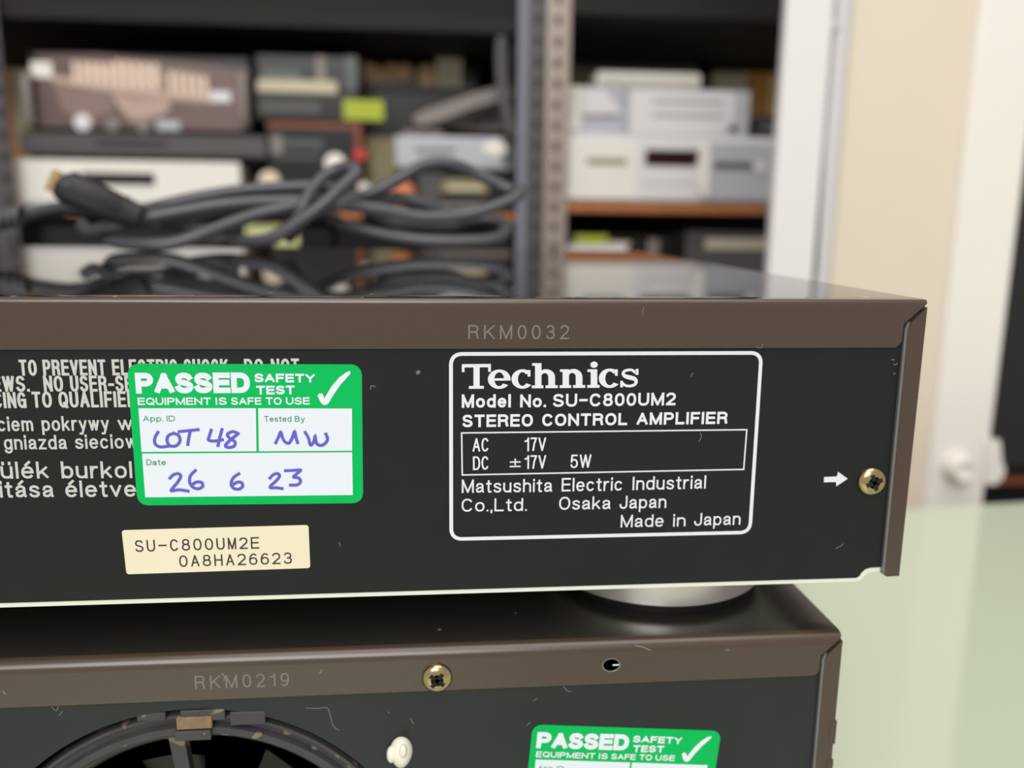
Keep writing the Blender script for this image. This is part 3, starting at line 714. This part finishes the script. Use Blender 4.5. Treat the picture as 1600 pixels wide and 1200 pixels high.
# ================================================================== cable on top of the control amplifier
cb = thing('cable', 'coiled dark grey audio cable with gold tipped plug lying on the upper amplifier', 'cable', (0, 232, H))
R0 = 2.9
strands = [
 # (px, py, Y)
 [(128, 352, 226), (143, 361, 218), (175, 353, 214), (219, 343, 216), (281, 331, 219), (350, 320, 222), (430, 315, 226), (524, 319, 229), (599, 328, 231), (661, 339, 232), (724, 336, 233), (775, 322, 234), (806, 308, 236), (812, 296, 241), (795, 296, 245), (765, 281, 246), (739, 269, 246), (716, 259, 244), (692, 254, 243), (661, 258, 242), (624, 279, 240), (580, 302, 238), (530, 313, 236), (470, 312, 236), (400, 316, 238), (330, 332, 240), (250, 345, 240)],
 [(166, 366, 224), (178, 377, 216), (219, 382, 211), (266, 381, 210), (312, 368, 212), (359, 350, 217), (406, 334, 221), (469, 322, 225), (530, 318, 236), (600, 312, 243), (624, 309, 246), (667, 320, 248), (700, 334, 250)],
 [(300, 371, 232), (345, 377, 228), (400, 377, 216), (427, 371, 211), (467, 347, 210), (505, 320, 211), (533, 294, 214), (556, 271, 218), (548, 262, 223), (528, 264, 226), (508, 275, 225), (486, 300, 221), (472, 328, 218), (462, 352, 221), (452, 371, 231)],
 [(499, 330, 246), (536, 350, 240), (599, 366, 236), (661, 375, 233), (724, 377, 233), (768, 374, 235), (787, 364, 240), (788, 351, 245), (760, 343, 249), (730, 344, 251), (700, 352, 250), (640, 350, 248), (590, 342, 247)],
 [(206, 335, 213), (250, 322, 228), (312, 308, 232), (375, 298, 235), (440, 293, 237), (500, 292, 236), (535, 300, 236), (560, 318, 242), (600, 345, 246), (636, 366, 250)],
 [(-60, 350, 205), (0, 345, 208), (40, 336, 215), (70, 329, 224), (100, 325, 232), (150, 330, 240), (220, 345, 244), (300, 356, 244), (370, 360, 244)],
]
V, Fc = [], []
for st_ in strands:
    P = []
    for px, py, Y in st_:
        p = at(px, py, 1, Y); p[2] = max(p[2], H+R0+.05); P.append(p)
    Q = [q if q[2] >= H+R0 else np.array([q[0], q[1], H+R0]) for q in catmull(P, 8)]
    tube_data(Q, R0, 12, V, Fc)
mesh('cord', V, Fc, CABLE, cb, True)
# plug: pixel path at one depth
def pl(px, py, Y): return at(px, py, 1, Y)
path = [pl(104, 292, 206), pl(107, 293.5, 206), pl(125, 301, 207), pl(160, 316, 209), pl(185, 326, 211), pl(200, 332, 212), pl(222, 340, 213)]
Q = catmull(path, 5); n = len(Q)
rr = [6.6 if i < 4 else 7.4-1.2*max(0, (i-12)/(n-12))*2.2 for i in range(n)]
vs, fs = tube_data(Q, rr, 20); pb = mesh('plug_body', vs, fs, PLUGM, cb, True); tag(pb, 'black moulded plug body')
for k in range(4):
    q = Q[-3-2*k]; 
    t = Q[-2-2*k]-Q[-4-2*k]; t = t/np.linalg.norm(t); r_ = rr[-3-2*k]+.45
    vs, fs = tube_data([q-t*.6, q+t*.6], r_, 20); mesh('relief_rib', vs, fs, PLUGM, pb)
a, b = pl(79, 281, 205.5), pl(106, 294, 206)
t = (b-a)/np.linalg.norm(b-a); up_ = np.array([-t[2], 0, t[0]]); dp = np.array([0, 1.0, 0])
def obox(name, a, b, hu, hd, m, parent):
    vs = [p+up_*s*hu+dp*d*hd for p in (a, b) for s in (-1, 1) for d in (-1, 1)]
    return mesh(name, vs, [(0, 1, 3, 2), (4, 6, 7, 5), (0, 4, 5, 1), (2, 3, 7, 6), (0, 2, 6, 4), (1, 5, 7, 3)], m, parent)
gc = obox('plug_tip', a, b, 4.3, 2.2, GOLD, cb); tag(gc, 'gold plated plug tip')
obox('contact_slot', a-t*.1+up_*0, a+t*.2, 2.6, .8, DARK, gc)
# ribbed relief of the cord end at the far left
q0 = [pl(x, y, 207) for x, y in ((-30, 348), (-18, 346.5), (-6, 345), (6, 343), (18, 340.5), (29, 338))]
for p in q0:
    vs, fs = tube_data([p+np.array([-1.0, 0, .15]), p+np.array([1.0, 0, -.15])], 4.4, 16); mesh('relief_rib', vs, fs, CABLE, cb)

def lint(parent, y, strokes, label='pale lint and scratches', w=.16):
    tag(pen('scratch_marks', strokes, T, y, w, ENGR, parent), label)
lint(bpy.data.objects['top_cover'], -.63, [[(1006, 480), (1004, 487), (1005, 494)], [(1181, 541), (1188, 544), (1192, 538)]], w=.12)
lint(pan, -.03, [[(579, 608), (580, 603), (587, 604)], [(1082, 583), (1080, 588)], [(1094, 676), (1096, 682), (1092, 690)], [(1306, 857), (1312, 854), (1317, 850)], [(1393, 562), (1397, 562)], [(1396, 569), (1400, 570), (1402, 567)], [(1396, 584), (1399, 584)], [(530, 848), (532, 853)]])
lint(pan2, -.03, [[(478, 1106), (495, 1107), (511, 1106), (516, 1118), (521, 1134), (530, 1141)], [(641, 1122), (646, 1131)], [(880, 1072), (887, 1080), (893, 1080)], [(834, 1095), (839, 1091)], [(98, 1111), (92, 1118)], [(823, 1133), (828, 1129)], [(76, 1095), (80, 1103), (88, 1110), (94, 1096)]])
lint(Cv, -.63, [[(993, 1009), (1004, 1011), (1016, 1016)], [(1134, 1016), (1139, 1015)], [(500, 1051), (503, 1047)], [(5, 1080), (8, 1084)], [(347, 1052), (351, 1058), (350, 1063)]], w=.3)

# ================================================================== racks and hi-fi units behind
YF = 930.0
def slotted_post(px0, px1, y0, m, label, slot_px, lit=0, depth=36, z0=-900, z1=820):
    x0, x1 = xs(px0, 250, y0), xs(px1, 250, y0); sx = xs(slot_px, 250, y0)
    if lit: x0b = x0; x0 = xs(lit, 250, y0)
    r = thing('slotted_post', label, 'post', ((x0+x1)/2, y0, z0), 'slotted steel posts of the racks')
    bm = bmesh.new(); sw_, sh, pitch = 3.4, 12.0, 25.0
    bm_box(bm, x0, sx-sw_, y0, y0+2, z0, z1); bm_box(bm, sx+sw_, x1, y0, y0+2, z0, z1)
    z = z0
    while z < z1:
        bm_box(bm, sx-sw_, sx+sw_, y0, y0+2, z, min(z1, z+pitch-sh)); z += pitch
    from_bm('front_flange', bm, m, r)
    box('side_flange', x0, x0+2, y0+2, y0+depth, z0, z1, m, r)
    bm = bmesh.new(); bm_box(bm, sx-sw_-1, sx+sw_+1, y0+4, y0+5, z0, z1); from_bm('slot_backing', bm, SLOTB, r)
    if lit: tag(box('rolled_edge', x0b, x0, y0-1, y0+6, z0, z1, EDGEM, r, 1.5), 'lighter blue grey rolled edge'); x0 = x0b
    return x0, x1
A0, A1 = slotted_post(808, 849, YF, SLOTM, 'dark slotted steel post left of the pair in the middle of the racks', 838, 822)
B0, B1 = slotted_post(851, 887, YF, SLOTM2, 'slotted steel post, pale reflection painted in, right of the pair in the middle of the racks', 868)
slotted_post(-22, 18, YF, SLOTM, 'slotted steel post at the left edge of the photo', 9)
XE = xs(1330, 250, YF)      # right end of rack
# shelf boards (bays): left bay and right bay, three levels
def zpx(px, py, Y): return at(px, py, 1, Y)[2]
ZS = zpx(785, 333, 950); ZSR = zpx(1040, 317.5, 950)
XLb = xs(-22, 250, YF)-300
def board(name, x0, x1, z1, t, label, edge=WOOD):
    r = thing(name, label, 'shelf', ((x0+x1)/2, 1150, z1-t))
    box('board', x0, x1, 944, 1400, z1-t, z1, BOARD, r)
    box('front_edge', x0, x1, 942, 944, z1-t, z1, edge, r)
    return r
xm = (A1+B0)/2
SHL = board('rack_shelf', XLb, A0+1.5, ZS, 10.5, 'wooden shelf with a dark edge and orange stretches in the left rack bay behind the cable', BOARD)
board('rack_shelf', B0+3.5, XE+250, ZSR, 12.5, 'wooden shelf with orange edge under the large silver unit')
for a_, b_ in ((757, 806), (528, 566), (104, 130)): box('orange_edge', xs(a_, 339, 940), xs(b_, 339, 940), 940.8, 942.2, ZS-9.5, ZS-1, WOOD, SHL)  # orange stretches along the otherwise dark front edge
ZU = zpx(600, 48, 950); ZUR = zpx(1040, 28, 950)
board('rack_shelf', XLb, A0+1.5, ZU+20, 20, 'dark wooden shelf along the top of the left rack bay', BOARD)
board('rack_shelf', B0+3.5, XE+40, ZUR+26, 26, 'dark wooden shelf along the top of the right rack bay', BOARD)
ZD = ZS-150
board('rack_shelf', XLb, A0+1.5, ZD, 12, 'lowest shelf of the left rack bay, mostly hidden behind the amplifier', BOARD)
board('rack_shelf', B0+3.5, XE+250, ZD, 12, 'lowest shelf of the right rack bay, under the small dark units', BOARD)
tag(box('wall_rack_back', XLb, XE+250, 1402, 1410, -900, 820, WALLD), kind='structure')

class Unit:
    def __init__(s, name, label, cat, x0, x1, yt, yb, Y, dep, m, sit=None, bev=1.5, group=None, cname='case', feet=0, topz=None):
        s.Y = Y; xc = (x0+x1)/2
        s.x0, s.x1 = xs(x0, (yt+yb)/2, Y), xs(x1, (yt+yb)/2, Y)
        s.z1 = topz if topz is not None else zpx(xc, yt, Y)
        if Y > 1000: s.z1 = min(s.z1, (ZU if xc < 830 else ZUR)-9)
        s.z0 = zpx(xc, yb, Y) if sit is None else sit
        s.root = thing(name, label, cat, ((s.x0+s.x1)/2, Y+dep/2, s.z0), group)
        s.body = box(cname, s.x0, s.x1, Y, Y+dep, s.z0+feet, s.z1, m, s.root, bev, 2)
        if feet:
            for fx in (s.x0+14, s.x1-14):
                for fy in (Y+14, Y+dep-14): lathe('foot', [(8, s.z0+feet), (8, s.z0), (0, s.z0)], (fx, fy, 0), 'z', RUBBER, s.root, 16)
    def plate(s, name, x0, x1, yt, yb, m, out=1.0, parent=None, bev=.3, label=None):
        a = at(x0, yb, 1, s.Y-out); b = at(x1, yt, 1, s.Y-out)
        o = box(name, a[0], b[0], s.Y-out, s.Y+.5, a[2], b[2], m, parent or s.root, min(bev, (b[2]-a[2])/3))
        if label: tag(o, label)
        return o
    def knob(s, name, px, py, r, m, out=8, label=None):
        c = at(px, py, 1, s.Y); o = lathe(name, [(r, 0), (r, out-1), (r*.85, out), (0, out)], (c[0], s.Y, c[2]), 'y', m, s.root, 24)
        if label: tag(o, label)
        return o
# ---- left bay, left stack
u1 = Unit('media_player', 'white metal player with black slot at the bottom of the left stack', 'player', 24, 376, 251, 331, 955, 260, WHITEM, ZS, 2, feet=3)
u1.plate('display', 128, 241, 271, 288, BLK, .8); u1.knob('button', 108, 270, 5, WHITEM, 4); u1.plate('trim_line', 30, 372, 318, 321, SILVERD, .6)
u2 = Unit('slim_player', 'slim charcoal player sandwiched between white player and power amplifier', 'player', 30, 416, 209, 241, 952, 280, CHAR, u1.z1, 2, feet=6)
u2.plate('tray_slot', 150, 260, 222, 226, BLK, .5)
u3 = Unit('power_amplifier', 'power amplifier with rose grey front, pale lettering, painted reflections and side handles in left stack', 'amplifier', 46, 392, 84, 205, 960, 300, BLK, u2.z1, 3, feet=3)
c3 = [at(x, y, 1, 957.5) for x, y in ((56, 198), (390, 205), (390, 110), (240, 92), (150, 84), (56, 84))]
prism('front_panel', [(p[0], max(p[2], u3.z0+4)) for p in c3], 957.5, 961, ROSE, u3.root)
for px in (50, 384):
    a = at(px, 196, 1, 950); b = at(px, 116, 1, 950)
    P = [np.array([a[0], 958, a[2]]), np.array([a[0], 946, a[2]+2]), np.array([a[0], 944, a[2]+8]), np.array([a[0], 944, b[2]-8]), np.array([a[0], 946, b[2]-2]), np.array([a[0], 958, b[2]])]
    vs, fs = tube_data(P, 5.2, 12); mesh('handle', vs, fs, SLAB, u3.root, True)
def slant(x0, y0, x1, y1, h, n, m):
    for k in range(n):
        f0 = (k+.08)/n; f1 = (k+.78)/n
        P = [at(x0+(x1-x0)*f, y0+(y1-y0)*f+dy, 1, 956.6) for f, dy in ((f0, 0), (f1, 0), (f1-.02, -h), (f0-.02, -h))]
        prism('print_glare_mark', [(p[0], p[2]) for p in P], 956.6, 957.4, m, u3.root)
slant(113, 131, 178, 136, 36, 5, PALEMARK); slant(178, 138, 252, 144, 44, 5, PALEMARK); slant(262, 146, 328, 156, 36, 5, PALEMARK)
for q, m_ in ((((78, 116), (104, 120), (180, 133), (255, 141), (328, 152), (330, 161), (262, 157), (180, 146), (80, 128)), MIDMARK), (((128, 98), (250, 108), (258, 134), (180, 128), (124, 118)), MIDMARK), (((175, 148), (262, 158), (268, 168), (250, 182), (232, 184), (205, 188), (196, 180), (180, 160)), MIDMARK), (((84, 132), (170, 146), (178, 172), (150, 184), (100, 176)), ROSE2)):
    P = [at(x, y, 1, 957.1) for x, y in q]; prism('print_glare_mark', [(p[0], p[2]) for p in P][::-1], 957.1, 957.6, m_, u3.root)  # bands and funnel paint the window's pink reflection onto the front
u3.plate('badge', 328, 360, 143, 159, SILVER, 4, label='small silver badge'); u3.plate('badge', 49, 80, 97, 121, WHITEM, 5, label='small white badge')
u3.knob('knob', 134, 193, 10, SILVER, 12, 'bright silver knob'); u3.knob('knob', 180, 196, 8, SLAB, 10); u3.knob('knob', 227, 196, 9, SLAB, 10)
u3.plate('terminal_strip', 245, 280, 189, 203, SILVERD, 4)
bx = Unit('cardboard_box', 'brown cardboard box behind the left post beside the power amplifier', 'box', 8, 50, 55, 235, 1266, 120, CARD, ZS, 1); 
bm = bmesh.new(); zc = bx.z1; P = [(bx.x0, 1266, zc), (bx.x1, 1266, zc), (bx.x1, 1386, zc), (bx.x0, 1386, zc)]
bm.free(); box('flap', bx.x0, bx.x1, 1264, 1266, zc-40, zc+1, CARD, bx.root, .3)
box('tape_strip', (bx.x0+bx.x1)/2-8, (bx.x0+bx.x1)/2+8, 1263.4, 1264.2, zc-120, zc-2, BEIGE, bx.root, .1)

# ---- left bay, middle
rc = Unit('wooden_receiver', 'black fronted receiver in reddish wooden case, knobs on its front', 'receiver', 419, 566, 191, 333, 965, 150, WOODBR, ZS, 1.5)
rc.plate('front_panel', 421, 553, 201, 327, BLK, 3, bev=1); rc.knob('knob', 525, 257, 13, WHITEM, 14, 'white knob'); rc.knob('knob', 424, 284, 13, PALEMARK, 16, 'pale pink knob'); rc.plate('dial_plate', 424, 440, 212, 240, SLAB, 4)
rc.plate('scale_print', 430, 505, 218, 232, GREYG, 3.6); rc.plate('scale_print', 430, 500, 242, 248, CHAR, 3.6); rc.knob('knob', 563, 243, 8, REDP, 12, 'small red knob')
rc.knob('knob', 570, 294, 7, SILVER, 12)
d1 = Unit('tuner', 'black tuner with pale strip on top of the wooden receiver', 'tuner', 398, 560, 139, 189, 968, 145, BLK, rc.z1, 1.5, feet=2)
d1.plate('pale_strip', 402, 526, 127, 143, BEIGE, 2.5) ; d1.plate('window', 405, 500, 158, 176, CHAR, 1)
tg = d1.plate('price_tag', 537, 599, 157, 187, LIME, 4.5, label='yellow green paper tag')
d2 = Unit('cassette_deck', 'black cassette deck with grey green window on top of the tuner', 'cassette deck', 400, 562, 86, 138, 972, 240, BLK, None, 1.5, group=None)
# sit exactly on the tuner
bpy.data.objects.remove(d2.body); d2.z0 = d1.z1+.0; d2.body = box('case', d2.x0, d2.x1, 972, 1112, d2.z0, d2.z1, BLK, d2.root, 1.5); d2.root.location.z = d2.z0*MM; own(d2.body, d2.root)
d2.plate('window', 408, 470, 108, 124, GREYG, 1.5); d2.plate('door_panel', 494, 508, 88, 126, SLAB, 1.5); d2.plate('side_trim', 540, 556, 88, 140, GREYG, 1.5); 
ob = Unit('olive_box', 'small olive cardboard box between wooden receiver and silver set-top box', 'box', 575, 634, 214, 333, 1010, 100, OLIVE, ZS, 1); ob.plate('flap', 571, 632, 216, 240, OLIVE, 1.2)
ob.plate('round_sticker', 585, 601, 288, 302, BEIGE, 1)
dk = Unit('dark_unit', 'black unit carrying the silver set-top box, beige and orange bits on its front', 'hi-fi unit', 640, 806, 265, 333, 975, 140, BLK, ZS, 2)
dk.plate('beige_strip', 690, 762, 280, 301, OLIVE, 2); dk.plate('pale_strip', 700, 755, 290, 297, BEIGE, 3); dk.plate('panel', 655, 688, 268, 320, CHAR, 2); dk.plate('base_strip', 665, 800, 318, 324, SLAB, 2)
dk2 = lathe('knob', [(17, 0), (17, 12), (13, 16), (0, 17)], (at(628, 303, 1, 975)[0], 968, at(628, 303, 1, 975)[2]), 'y', ORANGE, dk.root, 28); tag(dk2, 'large orange knob')
sb = Unit('set_top_box', 'silver set-top box with bright oval button, on the black unit beside the posts', 'set-top box', 617, 803, 213, 262, 960, 150, SILVERD, dk.z1, 4)
c = at(773, 234, 1, 960); lathe('oval_button', [(15, 0), (15, 2), (12, 4), (0, 4.5)], (c[0], 960, c[2]), 'y', WHITEM, sb.root, 32, scale=(1, .72))
for k in range(7): sb.plate('button', 650+k*9, 656+k*9, 231, 239, CHAR, 1)
sb.plate('power_window', 784, 800, 216, 259, GREYG, .6)
tp = Unit('small_box', 'small flat grey box lying on the left end of the silver set-top box', 'box', 630, 692, 204, 215, 965, 90, SLAB, sb.z1, 1.5); tp.plate('lid_seam', 631, 691, 209, 210.5, CHAR, .4)
# reel deck behind
rd = Unit('reel_deck', 'black deck with gold reels and cream card, high behind the grey slabs', 'tape deck', 566, 745, 88, 215, 1120, 160, BLK, ZS, 2)
for px, py, r in ((578, 103, 14), (612, 106, 13), (632, 104, 12), (668, 106, 15)):
    c = at(px, py, 1, 1120); c[2] = min(c[2], rd.z1-r-1); lathe('reel', [(r, 0), (r, 5), (r*.75, 5.5), (r*.7, 3), (r*.3, 3), (r*.25, 7), (0, 7)], (c[0], 1120, c[2]), 'y', mat('reel_gold', (205, 172, 132), .4, .4) if px == 578 else bpy.data.materials['reel_gold'], rd.root, 24)
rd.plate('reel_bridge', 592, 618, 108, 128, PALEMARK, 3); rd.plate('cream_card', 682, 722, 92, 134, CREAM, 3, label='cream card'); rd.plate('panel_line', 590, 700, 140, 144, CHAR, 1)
# two tilted grey slabs leaning on the set-top box
def slab(name, pts, Y, t, m, label, cat):
    P = [at(x, y, 1, Y) for x, y in pts]; q = catmull([(p[0], p[2]) for p in P]+[(P[0][0], P[0][2])], 5)[:-1]
    zc_ = min(v[1] for v in q); r = thing(name, label, cat, (q[0][0], Y+t/2, zc_)); prism('shell', [tuple(v) for v in q][::-1], Y, Y+t, m, r); return r, q
r_, q = slab('handset', [(646, 190), (652, 178), (700, 158), (745, 144), (785, 134), (798, 138), (796, 152), (740, 168), (690, 188), (660, 195)], 985, 60, SLAB, 'grey handset lying tilted, upper of the two behind the post', 'handset')
prism('grip_band', [tuple(v*np.array([1, 1])) for v in (np.array(q[0:4]).tolist() and [np.array(v) for v in q[8:14]])][::-1], 984, 985, CHAR, r_)
r_, q = slab('handset', [(690, 192), (735, 174), (785, 160), (800, 166), (801, 198), (788, 205), (740, 204), (700, 199)], 1048, 60, SLAB, 'grey handset lying flatter, lower of the two behind the post', 'handset')
P = [at(x, y, 1, 1046) for x, y in ((735, 186), (775, 176), (775, 190), (738, 197))]; prism('keypad', [(p[0], p[2]) for p in P][::-1], 1046, 1048, CHAR, r_)
# hanging strap
P = [at(x, y, 1, 950) for x, y in ((786, 40), (783, 90), (786, 140), (794, 180), (803, 214))]
vs, fs = tube_data(catmull(P, 6), 7.5, 12)
tag(mesh('hanging_strap', [v*np.array([1, .35, 1])+np.array([0, 950*.65, 0]) for v in vs], fs, CHAR, None, True), 'thick grey strap hanging from the top shelf beside the post', 'strap')
# lower level, left bay: things seen between cable strands
lw = Unit('black_unit', 'low black unit under the left shelf with lemon paper notes on its front', 'hi-fi unit', 60, 520, 352, 470, 965, 240, BLK, ZD, 2)
lw.plate('paper_note', 384, 442, 350, 369, LEMON, 3, label='lemon paper note'); lw.plate('paper_note', 430, 466, 366, 384, LEMON, 3.5, label='lemon paper note')
lw.plate('metal_fascia', 60, 385, 393, 450, SILVER, 2.0); 
lw2 = Unit('black_unit', 'low black unit under the left shelf with an orange and silver socket strip', 'hi-fi unit', 528, 800, 358, 470, 965, 240, BLK, ZD, 2)
lw2.plate('socket_strip', 575, 612, 394, 412, PALEMARK, 2); lw2.plate('socket_strip', 614, 640, 392, 410, ORANGE, 2)

# ---- right bay
sv = Unit('minidisc_recorder', 'large silver disc recorder with dark red display on the right shelf', 'recorder', 876, 1260, 212, 315, 950, 215, SILVER, ZSR, 2.5, feet=2)
sv.plate('left_fascia', 880, 997, 220, 311, WHITEM, 1.5, bev=1, label='pale left fascia'); sv.plate('disc_slot', 917, 980, 248, 257, OLIVE, 2); sv.plate('display', 1008, 1092, 235, 259, DISP, 1.2)
sv.plate('centre_fascia', 1002, 1092, 264, 308, SILVER, 1); 
rp = sv.plate('right_fascia', 1098, 1255, 226, 312, SILVERD, 3, bev=1, label='grey right fascia'); sv.plate('disc_slot', 1115, 1176, 254, 264, CHAR, 3.6)
P = [at(x, y, 1, 948) for x, y in ((1094, 226), (1106, 227), (1107, 265), (1103, 306), (1093, 302), (1088, 265))]
prism('curved_trim', [tuple(v) for v in catmull([(p[0], p[2]) for p in P]+[(P[0][0], P[0][2])], 4)[:-1]][::-1], 941, 949, WHITEM, sv.root)
sv.knob('button', 1184, 263, 7, SILVER, 8)
for k in range(8): sv.plate('button', 1008+k*10, 1014+k*10, 284, 290, SILVERD, 1.8)
for k in range(6): sv.plate('side_mark', 883, 890, 232+k*10, 235+k*10, SLAB, 2)
g1 = Unit('grey_player', 'light grey player with rounded pale left end, on the silver recorder near the posts', 'player', 890, 977, 135, 206, 975, 190, SILVERD, sv.z1, 3)
g1.plate('rounded_end', 889, 908, 134, 206, WHITEM, 4, bev=4); P = [at(x, y, 1, 973) for x, y in ((910, 138), (945, 140), (975, 178), (910, 178))]
prism('front_panel', [(p[0], p[2]) for p in P][::-1], 973, 975.5, SILVER, g1.root)
for k in range(6): g1.plate('button', 914+k*9, 919+k*9, 180, 184, CHAR, 2)
g2 = Unit('silver_deck', 'silver grey deck with a small black button, on the silver recorder', 'deck', 978, 1172, 139, 214, 955, 190, SILVERD, sv.z1, 3)
g2.plate('front_panel', 984, 1150, 145, 208, SILVER, 1, bev=.6); g2.plate('groove', 1020, 1130, 159, 160.5, SLAB, 1.4); g2.plate('groove', 1020, 1130, 180, 181.5, SLAB, 1.4); g2.plate('button', 1138, 1152, 196, 206, BLK, 2, label='black square button'); g2.knob('button', 1128, 200, 5, SILVER, 3)
kb = Unit('black_speaker', 'small dark rounded speaker right of the silver deck beside the white post', 'speaker', 1180, 1236, 180, 214, 985, 60, BLK, sv.z1, 6); kb.knob('cone', 1200, 200, 9, CHAR, 3)
wl = Unit('white_bar', 'long white bar lying across the tops of the grey player and silver deck', 'bar', 932, 1097, 112, 133, 1000, 55, WHITEM, max(g1.z1, g2.z1), 5, feet=4)
wl.plate('seam', 940, 1090, 127, 129, BEIGE, .6)
gb = Unit('green_box', 'tall grey green box at the back of the right bay behind the white bar', 'box', 884, 1090, 101, 215, 1260, 110, OLIVE, ZSR, 1); gb.plate('flap_edge', 886, 1088, 103, 106, GREYG, 1)
bb = Unit('beige_box', 'beige box at the back right behind the silver deck', 'box', 1112, 1166, 110, 215, 1262, 110, BEIGE, ZSR, 1); bb.plate('flap_edge', 1114, 1164, 112, 116, OLIVE, 1)
cb2 = Unit('brown_box', 'brown box in the back right corner beside the white post', 'box', 1168, 1250, 112, 215, 1264, 110, CARD, ZSR, 1); cb2.plate('tape_strip', 1200, 1210, 115, 212, LEMON, 1)
# lower level right
l1 = Unit('black_unit', 'dark unit low in the right bay carrying a yellow green tag', 'hi-fi unit', 884, 1060, 366, 470, 965, 220, BLK, ZD, 2)
l1.plate('price_tag', 898, 950, 368, 381, LIME, 3, label='yellow green paper tag'); l1.plate('silver_edge', 886, 980, 383, 400, SILVER, 3)
for px in (995, 1036): l1.plate('plug', px-4, px+6, 372, 398, RUBBER, 14)
l1.plate('grey_panel', 952, 985, 378, 384, BEIGE, 2); l1.plate('grey_panel', 1012, 1030, 374, 398, SLAB, 2)
l2 = Unit('grey_topped_unit', 'dark unit with a pale grey strip low in the right bay beside the post', 'hi-fi unit', 1070, 1260, 362, 470, 975, 220, CHAR, ZD, 2); l2.plate('pale_strip', 1102, 1215, 374, 389, BEIGE, 2)
# third bay right of the doorway post
XC = xs(1560, 400, 1000)
box_r = thing('rack_shelf', 'dark shelf with brown edge glimpsed right of the cream post', 'shelf', (XC+350, 1150, at(1590, 745, 1, 1000)[2]-14))
zz = at(1590, 745, 1, 1000)[2]
box('board', XC-60, XC+700, 1002, 1400, zz-12, zz-1, BOARD, box_r); box('front_edge', XC-60, XC+700, 1000, 1002, zz-12, zz, WOODBR, box_r)
tag(box('wall_right_back', XC-250, XC+900, 1412, 1420, -900, 820, WALLD), kind='structure')
dkc = thing('dark_cabinet', 'tall dark cabinet right of the cream post', 'cabinet', (XC+350, 1150, zz))
box('case', XC-40, XC+700, 1020, 1390, zz+.6, 800, BLK, dkc, 3); box('door', XC-30, XC+340, 1016, 1020, zz+10, 780, mat('cabinet_door', (40, 38, 40), .5), dkc, 1)
